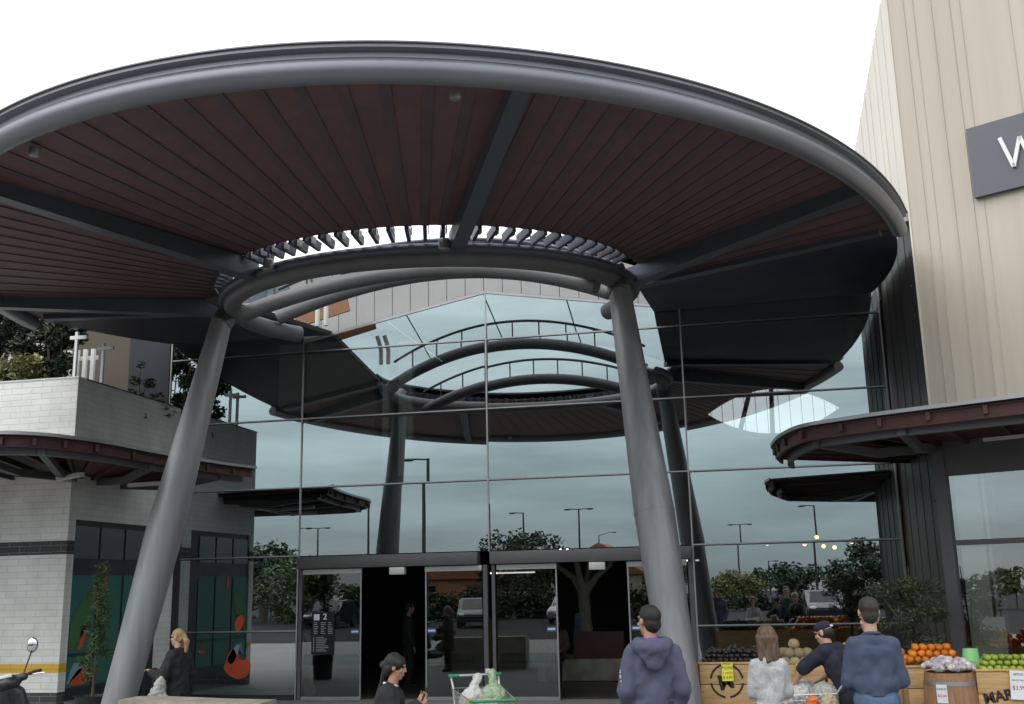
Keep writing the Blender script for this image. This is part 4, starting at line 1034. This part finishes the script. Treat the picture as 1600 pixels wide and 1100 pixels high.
    if hem < .8:
        b.cone(Vector((V['pel'].x - .05, V['pel'].y, hem + .1)), .14 * bw + e, Vector((V['pel'].x - .05, V['pel'].y, .95)), .12 * bw + e); b.cone(Vector((V['pel'].x + .05, V['pel'].y, hem + .1)), .14 * bw + e, Vector((V['pel'].x + .05, V['pel'].y, .95)), .12 * bw + e)
    for s in 'RL':
        b.cone(V['sh' + s], .062 * bw + e, V['el' + s], .052 * bw + e)
        if clothes.get('sleeve', 'long') == 'long': b.cone(V['el' + s], .050 * bw + e, V['el' + s].lerp(V['wr' + s], .96), .036 + e)
    top = link_mesh('sweater' if clothes['top'] in ('navy', 'marl') else 'jacket', trim_hem(remesh(b, .011, 10, clothes.get('fold', .013) * .95, 6.5, (1.2, 1, .75)), hem - .01), clothes['top'], T)
    if clothes.get('collar'):
        b = MB(); n0 = V['neck'] + Vector((0, -.005, -.012)); b.tube([n0 + Vector((.068 * math.cos(a * PI / 12), .066 * math.sin(a * PI / 12), -.016 * math.sin(a * PI / 12))) for a in range(24)], .013, 8, True); b.build('collar', clothes['collar'], T)
    if clothes.get('hood'):
        b = MB(); n0 = V['neck']
        P = [n0 + Vector((.115 * math.cos(a), -.055 + .105 * math.sin(a), -.005 - .04 * (1 - math.sin(a)) / 2)) for a in [PI * 2 * i / 20 for i in range(20)]]
        b.tube(P, [.034 + .022 * (1 - math.sin(PI * 2 * i / 20)) / 2 for i in range(20)], 10, True)
        b.ell(n0 + Vector((0, -.135, -.075)), (.115, .055, .085)); b.ell(n0 + Vector((0, -.14, -.14)), (.07, .04, .07))
        link_mesh('hood', remesh(b, .011, 2, .012, 8), clothes['top'], T)
        b = MB(); b.ell(n0 + Vector((0, -.07, .005)), (.085, .07, .022)); b.build('hood_lining', clothes['hood'], T)
    # hair
    hm, style = hair
    if style != 'bald':
        b = MB()
        if style == 'short':
            b.ell(hp(0, -.022, .048), (.081, .094, .082), hrot); b.ell(hp(0, -.055, -.015), (.068, .052, .07), hrot); fold = .006
        if style == 'bun':
            b.ell(hp(0, -.02, .05), (.088, .103, .088), hrot); b.ell(hp(0, -.125, .0), (.035, .035, .04), hrot); b.ell(hp(0, -.06, -.02), (.075, .058, .075), hrot); b.cone(hp(-.03, -.1, -.03), .04, hp(-.06, -.12, -.24), .025); b.ell(hp(.055, .0, .045), (.034, .07, .06), hrot); b.ell(hp(-.055, .0, .045), (.034, .07, .06), hrot); b.ell(hp(.05, -.045, -.01), (.034, .035, .05), hrot); fold = .008
        if style == 'pony':
            b.ell(hp(0, -.022, .048), (.083, .096, .083), hrot); b.ell(hp(0, -.05, -.01), (.068, .055, .06), hrot)
            b.cone(hp(0, -.11, .02), .036, hp(0, -.15, -.06), .042); b.cone(hp(0, -.15, -.06), .042, hp(0, -.135, -.2), .02); fold = .008
        if style == 'bob':
            b.ell(hp(0, -.015, .045), (.088, .102, .088), hrot); b.cone(hp(-.04, -.035, .0), .07, hp(-.05, -.05, -.19), .05); b.cone(hp(.04, -.035, .0), .07, hp(.055, -.05, -.185), .05)
            b.cone(hp(0, -.06, 0), .07, hp(0, -.075, -.2), .045); b.cone(hp(.07, 0, -.02), .035, hp(.1, -.02, -.17), .022); fold = .012
        if style == 'cap':
            b.ell(hp(0, -.02, .0), (.078, .09, .07), hrot); fold = .004
        link_mesh('hair', remesh(b, .008, 1, fold, 14, (1, 1, .3)), hm, T)
        if style == 'cap':
            b = MB(); b.ell(hp(0, -.01, .062), (.086, .102, .066), hrot); b.ell(hp(0, .11, .045), (.065, .06, .012), hrot); link_mesh('cap', remesh(b, .008, 1), 'darknavy', T)
            b = MB(); b.boxc(hp(0, -.112, .05), (.05, .01, .02), hrot); b.build('cap_badge', 'whitecard', T)
    return T

def people():
    # man in the navy sweater, seen from behind
    person('man in a plain navy blue sweater and jeans standing with his back turned', (1.01, 9.6, 0), R(4), 1.785, 'skin',
           dict(J=dict(elR=(.212, .0, 1.09), wrR=(.11, .22, 1.10), elL=(-.212, .0, 1.09), wrL=(-.11, .22, 1.10)), bulk=.88),
           dict(top='navy', legs='denim', hem=.99, fold=.012, collar='navy'), ('hairshort', 'short'))
    T = person('broad man in a slate blue hooded jacket in front of the right column', (-.76, 8.8, 0), R(12), 1.78, 'skintan',
               dict(J=dict(elR=(.222, -.05, 1.11), wrR=(.17, .10, .90), elL=(-.222, -.05, 1.11), wrL=(-.17, .10, .90), head=(-.01, .03, 1.62)), turn=R(28), bulk=.92),
               dict(top='hoodie', legs='darknavy', hem=.86, loose=.017, fold=.016, hood='purple'), ('hairdark', 'short'))
    put_text('L O N', .035, 'whitecard', T, (-.262, -.075, 1.22), rotz=R(-70), tilt=R(90), ext=.001, name='sleeve_lettering')
    person('woman with shoulder length brown hair in a grey marl sweater', (.16, 10.0, 0), R(-2), 1.545, 'skin',
           dict(J=dict(shR=(.13, -.01, 1.375), shL=(-.13, -.01, 1.375), elR=(.168, .03, 1.12), wrR=(.02, .20, 1.14), elL=(-.178, .03, 1.11), wrL=(-.02, .22, 1.12)), bulk=.76),
           dict(top='marl', legs='darknavy', hem=.86, loose=.018, fold=.016), ('hairbrown', 'bob'), scale_w=.98)
    # man with cap leaning to the second trolley
    person('man in dark navy workwear and cap reaching over a trolley', (.93, 11.0, 0), R(62), 1.60, 'skin',
           dict(J=dict(waist=(0, .04, 1.10), chest=(0, .12, 1.28), neck=(0, .19, 1.43), head=(0, .25, 1.57), shR=(.18, .18, 1.39), shL=(-.18, .18, 1.39), elL=(-.20, .42, 1.22), wrL=(-.14, .56, 1.06), elR=(.24, .30, 1.15), wrR=(.18, .48, 1.05),
                       knL=(-.1, .1, .5), anL=(-.1, .08, .09), knR=(.1, -.1, .5), anR=(.1, -.25, .09)), nod=R(-18), bulk=1.0),
           dict(top='darknavy', legs='darknavy', hem=.88, sleeve='short', loose=.02), ('hairshort', 'cap'))
    person('balding man in dark clothes half hidden behind the navy sweater', (1.16, 10.9, 0), R(50), 1.66, 'skin',
           dict(J=dict(elR=(.25, .05, 1.12), wrR=(.2, .25, 1.1), elL=(-.25, .05, 1.12), wrL=(-.2, .25, 1.1)), bulk=1.05), dict(top='black', legs='black', hem=.84), ('hairshort', 'bald'))
    # blonde woman on the left
    T = person('blonde woman with ponytail and glasses in a black coat holding a grey bag', (-7.02, 12.6, 0), R(85), 1.50, 'skin',
               dict(J=dict(elR=(.27, -.02, 1.12), wrR=(.22, .24, 1.10), elL=(-.27, .06, 1.10), wrL=(-.20, .27, 1.17)), nod=R(-4)),
               dict(top='black', legs='black', hem=.55, loose=.03, fold=.02), ('hairblonde', 'pony'))
    b = MB()
    for s in (-1, 1):
        b.tube([(s * .034 + .02 * math.cos(a * PI / 6), .118, 1.655 + .016 * math.sin(a * PI / 6)) for a in range(12)], .004, 6, True)
        b.tube([(s * .055, .116, 1.656), (s * .078, .05, 1.655), (s * .08, -.01, 1.65)], .003, 6)
    b.build('glasses', 'black', T)
    bag = thing('carrier_bag', 'crumpled translucent grey carrier bag held by the blonde woman', 'bag', (-7.12, 12.34, .62))
    q = MB(); q.ell((0, 0, .06), (.13, .08, .13)); q.cone((0, 0, .14), .10, (.03, 0, .30), .04); link_mesh('sack', remesh(q, .012, 1, .022, 11), 'baggrey', bag)
    MB().tube([(.0, 0, .26), (.02, .0, .42), (.08, 0, .26)], .008, 6).build('handle', 'baggrey', bag)
    # woman with phone
    T = person('woman in a black jacket with dark tied hair looking at a phone', (-2.87, 8.55, 0), R(-80), 1.43, 'skintan',
               dict(J=dict(elR=(.22, .08, 1.13), wrR=(.12, .30, 1.27), elL=(-.22, .06, 1.12), wrL=(-.10, .25, 1.15), head=(0, .06, 1.62), neck=(0, .015, 1.47)), nod=R(-12), bulk=1.15, handR=(.1, .5, .8), palmR=(-1, .3, 0)),
               dict(top='black', legs='black', hem=.8, loose=.022, fold=.016, collar='offwhite'), ('hairdark', 'bun'))
    ph = thing('phone', 'dark mobile phone held up by the woman in black', 'phone', (-2.555, 8.515, 1.135), R(10))
    MB().boxc((0, 0, 0), (.012, .07, .14), Matrix.Rotation(R(25), 3, 'Y'), .003).build('case', 'black', ph); MB().boxc((-.007, 0, .003), (.002, .062, .125), Matrix.Rotation(R(25), 3, 'Y')).build('screen', 'carglass', ph)
    # indoor figures
    person('person in dark clothes standing inside the dark left doorway', (-6.75, 21.3, 0), R(-60), 1.66, 'skintan', dict(), dict(top='black', legs='black', hem=.85), ('hairdark', 'short'), 'people indoors', False)
    person('person in a brown top sitting on the indoor planter behind the right door', (-3.85, 22.15, 0), R(180), 1.68, 'skintan',
           dict(J=dict(pel=(0, 0, .55), waist=(0, .0, .70), chest=(0, .03, .90), neck=(0, .04, 1.075), head=(0, .07, 1.23), shR=(.18, .03, 1.02), shL=(-.18, .03, 1.02), elR=(.24, .05, .74), wrR=(.12, .25, .68), elL=(-.24, .05, .74), wrL=(-.12, .25, .68),
                       hiR=(.09, 0, .53), knR=(.11, .42, .52), anR=(.11, .42, .09), hiL=(-.09, 0, .53), knL=(-.11, .42, .52), anL=(-.11, .42, .09))),
           dict(top='brownshirt', legs='black', hem=.48), ('hairdark', 'short'), 'people indoors', False)
    person('person in a teal shirt behind the indoor tree', (-3.6, 24.2, 0), R(150), 1.6, 'skintan', dict(), dict(top='tealshirt', legs='black', hem=.86), ('hairdark', 'short'), 'people indoors', False)
people()

# ------------------------------------------------------------------ trolleys
def trolley(label, loc, rotz, green=True):
    T = thing('shopping_trolley', label, 'trolley', loc, rotz, 'shopping trolleys')
    # +y = front ; handle at y=-.45
    def corner(u, v, t):  # basket: t 0 bottom 1 top
        wb, wt = .20, .27; fb, ft = .38, .44
        y0 = -.36 + .0 * t; y1 = (.34, .46)[0] + .14 * t; wr = wb + (wt - wb) * t; wf = wr * .82
        y = y0 + (y1 - y0) * v; wd = wr + (wf - wr) * v
        return Vector((wd * (2 * u - 1), y, .46 + (.44 - .06 * v) * t))
    b = MB()
    for i in range(9):
        t = i / 8
        for j in range(1): b.tube([corner(0, 0, t), corner(0, 1, t), corner(1, 1, t), corner(1, 0, t)], .003 if 0 < i < 8 else .006, 6, True)
    for i in range(15):
        v = i / 14; b.tube([corner(0, v, 1), corner(0, v, 0), corner(1, v, 0), corner(1, v, 1)], .003, 6)
    for i in range(9):
        u = i / 8; b.tube([corner(u, 1, 1), corner(u, 1, 0), corner(u, 0, 0), corner(u, 0, 1)], .003, 6)
    b.build('basket', 'wire', T)
    b = MB()
    for s in (-1, 1):
        b.tube([(s * .26, -.44, 1.0), (s * .25, -.36, .9), (s * .22, -.33, .46), (s * .22, -.30, .14)], .012, 8)
        b.tube([(s * .22, -.30, .16), (s * .2, .3, .20), (s * .18, .42, .14)], .012, 8); b.tube([(s * .2, -.2, .46), (s * .2, .1, .18)], .01, 8)
    b.tube([(-.2, .3, .2), (.2, .3, .2)], .01, 8); b.build('frame', 'wire', T)
    h = MB().tube([(-.27, -.45, 1.02), (.27, -.45, 1.02)], .015, 10).build('handle', 'wire', T)
    gm = 'trolleygreen' if green else 'wire'
    for s in (-1, 1): MB().tube([(s * .29, -.45, 1.02), (s * .17, -.45, 1.02)], .019, 10).build('handle_cap', gm, h)
    c = corner(0, 1, 1); d = corner(1, 1, 1)
    MB().tube([c + Vector((-.012, -.05, .0)), c + Vector((0, .008, 0)), d + Vector((0, .008, 0)), d + Vector((.012, -.05, 0))], .016, 8).build('bumper', gm, T)
    MB().boxc((-.15, -.45, 1.055), (.05, .06, .05), None, .006).build('coin_lock', 'offwhite', h)
    for x, y in ((.22, -.30), (-.22, -.30), (.18, .42), (-.18, .42)):
        wq = MB().lathe([(.02, -.015), (.06, -.014), (.06, .014), (.02, .015)], 16); bmesh.ops.rotate(wq.bm, verts=wq.bm.verts, matrix=Matrix.Rotation(PI / 2, 3, 'Y')); bmesh.ops.translate(wq.bm, verts=wq.bm.verts, vec=(x, y, .062)); wq.build('wheel', 'rubber', T)
    return T
def bagthing(label, loc, r, m, seed, knot=True, name='shopping_bag'):
    T = thing(name, label, 'bag', loc, seed, 'shopping bags in trolleys')
    q = MB(); q.ell((0, 0, r[2]), r)
    if knot: q.cone((0, 0, r[2] * 1.7), r[0] * .55, (.02, 0, r[2] * 2.25), r[0] * .18); q.cone((0.02, 0, r[2] * 2.2), r[0] * .18, (.06, 0, r[2] * 2.6), r[0] * .3)
    link_mesh('sack', remesh(q, .009, 1, .017, 22 + seed), m, T); return T
def trolleys():
    trolley('wire trolley with green handle ends standing full of groceries before the doors', (-2.72, 11.15, 0), R(206))
    c, s = math.cos(R(206)), math.sin(R(206))
    def at(x, y, z): return (-2.72 + x * c - y * s, 11.15 + x * s + y * c, z)
    bagthing('white plastic grocery bag in the left of the green trolley', at(.08, -.15, .62), (.15, .13, .15), 'bagwhite', 1)
    bagthing('greenish grocery bag of vegetables in the right of the green trolley', at(-.12, -.08, .64), (.14, .13, .16), 'baggreen', 2)
    bagthing('small grey bag at the front of the green trolley', at(.06, .15, .52), (.13, .12, .12), 'baggrey', 3)
    for x, y, z, d, m, lab in ((.02, .22, .80, (.20, .14, .07), 'box', 'tan carton lying on the bags in the green trolley'), (-.1, .26, .70, (.2, .1, .16), 'bluebox', 'blue carton at the front of the green trolley'), (.12, .05, .80, (.12, .10, .07), 'yellowbox', 'yellow packet in the green trolley')):
        tag(MB().boxc((0, 0, 0), d, None, .006).build('grocery_box', m, None, at(x, y, z), R(20)), lab, 'box', 'groceries in the trolley')
    trolley('plain wire trolley piled with bags between the grey sweater and the capped man', (.50, 11.15, 0), R(75), False)
    c2, s2 = math.cos(R(75)), math.sin(R(75))
    def at2(x, y, z): return (.50 + x * c2 - y * s2, 11.15 + x * s2 + y * c2, z)
    bagthing('large white bag on top of the plain wire trolley', (.50, 11.2, .72), (.17, .14, .13), 'bagwhite', 4, False)
    bagthing('pale grey bag beside the capped man on the plain wire trolley', (.68, 10.98, .70), (.16, .14, .14), 'baggrey', 5, False)
    bagthing('orange carrier bag hanging from the plain wire trolley', (.55, 10.78, .66), (.055, .04, .11), 'bagorange', 6, False)
    bagthing('tan paper bag hanging at the right of the plain wire trolley', (.70, 10.76, .60), (.10, .06, .15), 'bagpaper', 7, False)
trolleys()

# ------------------------------------------------------------------ scooter
def scooter():
    T = thing('motor_scooter', 'black motor scooter with round mirrors parked by the brick wing', 'scooter', (-7.80, 10.7, 0), R(118))
    T.rotation_euler.x = R(-12)
    # +x forward
    for x, nm in ((.62, 'wheel'), (-.62, 'wheel')):
        w = MB(); w.tube([(x + .20 * math.cos(a * PI / 12), 0, .25 + .20 * math.sin(a * PI / 12)) for a in range(24)], .055, 10, True); o = w.build(nm, 'rubber', T)
        MB().boxc((x, 0, .25), (.12, .10, .12), None, .03).build('hub', 'chrome', o)
    q = MB(); q.cone((.55, 0, .42), .13, (.38, 0, .95), .12); q.cone((.40, -.13, .5), .09, (.36, -.1, .9), .07); q.cone((.40, .13, .5), .09, (.36, .1, .9), .07); q.cone((.3, 0, .3), .12, (-.1, 0, .3), .12); q.cone((-.15, 0, .4), .17, (-.65, 0, .62), .15); q.ell((.60, 0, .48), (.24, .08, .07))
    link_mesh('body', remesh(q, .018, 2), 'blackplastic', T)
    q = MB(); q.cone((-.08, 0, .72), .11, (-.70, 0, .80), .10); q.ell((-.3, 0, .72), (.42, .14, .07)); link_mesh('seat', remesh(q, .018, 2), 'rubber', T)
    q = MB(); q.ell((.34, 0, 1.03), (.13, .15, .09)); q.ell((.44, 0, 1.0), (.08, .09, .07)); q.cone((.32, -.18, 1.06), .045, (.32, .18, 1.06), .045); hd = link_mesh('handlebar_cover', remesh(q, .012, 2), 'blackplastic', T)
    MB().boxc((.27, 0, 1.10), (.06, .14, .04), Matrix.Rotation(R(25), 3, 'Y'), .01).build('dashboard', 'offwhite', hd)
    for s in (-1, 1):
        MB().tube([(.32, s * .16, 1.07), (.28, s * .30, 1.09), (.24, s * .37, 1.09)], .018, 10).build('grip', 'rubber', T)
        MB().tube([(.36, s * .2, 1.07), (.37, s * .30, 1.06), (.33, s * .40, 1.05)], .008, 8).build('brake_lever', 'chrome', T)
        m = MB().tube([(.33, s * .18, 1.10), (.35, s * .24, 1.22), (.33, s * .30, 1.33)], .008, 8).build('mirror_stalk', 'blackplastic', T)
        MB().ell((.33, s * .31, 1.38), (.02, .06, .085), Matrix.Rotation(R(-14 * s), 3, 'X')).build('mirror_shell', 'blackplastic', m)
        MB().ell((.318, s * .31, 1.38), (.016, .054, .078), Matrix.Rotation(R(-14 * s), 3, 'X')).build('mirror_glass', 'mirror', m)
    MB().tube([(.42, 0, .95), (.60, 0, .3)], .03, 8).build('fork', 'chrome', T); MB().ell((.56, 0, .86), (.03, .07, .06)).build('headlight', 'offwhite', T)
    MB().tube([(-.35, .12, .2), (-.35, .3, .01)], .012, 6).build('stand', 'chrome', T)
scooter()

# ------------------------------------------------------------------ across the car park, seen in the glass
def surroundings():
    def lamp(x, y, h, kind, lab):
        T = thing('street_lamp', lab, 'street lamp', (x, y, 0), 0, 'car park lamp posts')
        MB().tube([(0, 0, 0), (0, 0, h)], [.11, .07], 10).build('pole', 'bronze', T)
        arms = {'single': [(-1, 0)], 'double': [(-1, 0), (1, 0)], 'right': [(1, 0)], 'long': [(2.2, .4)]}[kind]
        for ax, az in arms:
            MB().tube([(0, 0, h - .05), (ax * .7, 0, h + az), (ax, 0, h + az)], .04, 8).build('arm', 'bronze', T)
            MB().ell((ax * 1.0, 0, h + az - .03), (.34, .17, .08)).build('lamp_head', 'bronze', T)
    for i, (x, y, h, kd) in enumerate(((-14.2, -9.6, 8, 'single'), (-26.6, -37, 8, 'single'), (-40.3, -61, 8, 'double'), (-42, -60.4, 8, 'right'), (-19.4, -56, 8, 'single'), (-14, -53.6, 8, 'double'), (-20.4, -113, 8, 'long'), (-.6, -81.9, 8, 'double'), (3.1, -110, 4.3, 'right'), (5.74, -54.5, 8, 'single'), (16.6, -120, 4.8, 'long'), (20.5, -110, 4.1, 'right'), (11.5, -30, 8, 'single'), (19, -48, 8, 'double'))):
        lamp(x, y, h, kd, 'dark lamp post reflected in the glass, %s' % ('nearest single arm one', 'second single arm one from left', 'double arm one at far left', 'right arm one at far left', 'small single arm one above the doors', 'double arm one above the right doors', 'long arm one above the right column', 'double arm one right of the column', 'short one right of the column', 'tall one by the awning', 'long arm one over the man in navy', 'short one over the olive tree', 'single arm one in the shop window', 'double arm one in the shop window')[i])
    def tree(x, y, h, r, m, seed, lab):
        T = thing('street_tree', lab, 'tree', (x, y, 0), 0, 'trees across the car park')
        b = MB().tube([(0, 0, 0), (.1, 0, h * .3), (0, .1, h * .55)], [.25, .18, .1], 8)
        for a in range(5): b.tube([(0, 0, h * .35), (r * .5 * math.cos(a * 1.3), r * .5 * math.sin(a * 1.3), h * .65)], [.1, .04], 6)
        b.build('trunk', 'bark', T)
        cl = clumps_in((0, 0, h * .6), (r, r, h * .36), 34, r * .32, seed)
        link_mesh('crown', leaf_mesh(cl, 2600, .16 * max(1, r / 2.2), 1, seed + 1, .5), m, T)
    TL = [(-17.1, -42, 6.3, 2.6, 'leafdark', 'dome shaped dark tree reflected above the doors'), (-.6, -42, 2.7, 2.0, 'leafyellow', 'low autumn tinted tree reflected right of the column'), (8.0, -42, 4.4, 2.6, 'leafdark', 'dark round tree reflected over the man in navy'), (-30, -26, 5.2, 2.8, 'leafdark', 'bushy dark green tree reflected in the lower left glass'), (-24, -18, 4.2, 2.0, 'leafmid', 'green tree reflected in the left door leaf'), (-34, -34, 5.0, 3.2, 'leafdark', 'broad dark tree reflected behind the mural'), (-12.5, -30, 4.6, 2.3, 'leafdark', 'dark tree reflected in the right door leaf'), (14, -46, 3.4, 2.8, 'leafdark', 'low dark tree reflected at the olive tree'), (3.6, -60, 2.9, 3.0, 'leafdark', 'far dark shrubby tree reflected behind the trolley'), (-7, -60, 4.2, 2.0, 'leafdark', 'narrow far tree reflected beside the right column')]
    for i, (x, y, h, r, m, lab) in enumerate(TL): tree(x, y, h, r, m, 200 + 3 * i, lab)
    for i, (x, y, w_, h, m, lab) in enumerate(((-30, -22, 9, 2.4, 'leafmid', 'long green hedge reflected in the lower left glass'), (-19, -24, 5, 1.7, 'leafdark', 'dark hedge reflected between the left doors'), (-9, -27, 6, 1.9, 'leafdark', 'dark hedge reflected in the right doors'), (4, -34, 9, 1.0, 'leafdark', 'low dark hedge reflected behind the stalls'), (16, -30, 8, 2.0, 'leafdark', 'dark hedge reflected in the shop window'))):
        H_ = thing('hedge', lab, 'hedge', (x, y, 0), 0, 'hedges across the car park')
        cl = [((rng.uniform(-w_, w_), rng.uniform(-.5, .5), rng.uniform(.2, h * .85)), (.8, .5, .45)) for _ in range(60)]
        link_mesh('foliage', leaf_mesh(cl, 4200, .17, 1, 300 + i, .5), m, H_)
        b = MB()
        for q in range(8): b.tube([(-w_ + w_ * q / 4, 0, 0), (-w_ + w_ * q / 4 + .1, 0, h * .6)], .04, 6)
        b.build('stem', 'bark', H_)
    def house(x, y, w, d, h, wall, lab):
        T = thing('house', lab, 'house', (x, y, 0), 0, 'houses across the road')
        MB().box((-w / 2, -d / 2, 0), (w / 2, d / 2, h)).build('wall', wall, T, smooth=False)
        b = MB(); b.prism([(-w / 2 - .4, h), (w / 2 + .4, h), (0, h + w * .28)], -d / 2 - .4, d / 2 + .4); b.build('roof', 'rooftile', T, smooth=False)
        for xx in (-w * .25, w * .25):
            f = MB().box((xx - .7, d / 2, .9), (xx + .7, d / 2 + .05, 2.1)).build('window', 'carglass', T, smooth=False)
            MB().box((xx - .8, d / 2 + .05, .82), (xx + .8, d / 2 + .12, .9)).build('sill', 'white', f, smooth=False)
    house(-23, -50, 8, 8, 2.6, 'housebrick', 'orange brick house with tiled gable reflected in the left doors'); house(-13.5, -66, 9, 8, 2.8, 'housecream', 'cream house with tiled gable reflected in the right doors'); house(-33, -70, 9, 8, 2.8, 'housebrick', 'far brick house reflected left of the doors')
    def car(x, y, rz, m, lab):
        T = thing('parked_car', lab, 'car', (x, y, 0), rz, 'cars in the car park')
        body = [(-2.1, .3), (2.1, .3), (2.15, .62), (1.9, .80), (1.05, .88), (.45, 1.38), (-1.1, 1.42), (-1.8, .95), (-2.12, .85)]
        b = MB().prism(body, -.82, .82, 'Y'); bmesh.ops.bevel(b.bm, geom=b.bm.edges[:], offset=.05, segments=2, affect='EDGES'); b.build('body', m, T)
        for s in (-1, 1):
            MB().prism([(.85, .92), (.40, 1.30), (-1.05, 1.34), (-1.55, .95)], s * .822, s * .835, 'Y').build('side_window', 'carglass', T, smooth=False)
        b = MB(); b.quad((1.06, -.68, .905), (1.06, .68, .905), (.50, .6, 1.36), (.50, -.6, 1.36)); o = b.build('windscreen', 'carglass', T, smooth=False); o.location = (.03, 0, .015)
        for xx in (1.3, -1.3):
            for s in (-1, 1):
                wq = MB().lathe([(.12, -.1), (.32, -.1), (.34, 0), (.32, .1), (.12, .1)], 20); bmesh.ops.rotate(wq.bm, verts=wq.bm.verts, matrix=Matrix.Rotation(PI / 2, 3, 'X')); bmesh.ops.translate(wq.bm, verts=wq.bm.verts, vec=(xx, s * .76, .34)); wq.build('wheel', 'rubber', T)
        for s in (-1, 1): MB().ell((2.08, s * .6, .66), (.05, .16, .07)).build('headlight', 'white', T)
    for i, (x, y, rz, m, lab) in enumerate(((-13.2, -15, R(80), 'cardark', 'dark parked car reflected in the left doors'), (-9.0, -19, R(95), 'carsilver', 'silver parked car reflected in the right doors'), (-21.5, -16.5, R(88), 'cardark', 'dark parked car reflected at the directory'), (9.2, -7, R(60), 'carwhite', 'white parked car reflected in the shop window'), (3.5, -15, R(90), 'cardark', 'dark parked car reflected behind the stalls'))):
        car(x, y, rz, m, lab)
surroundings()
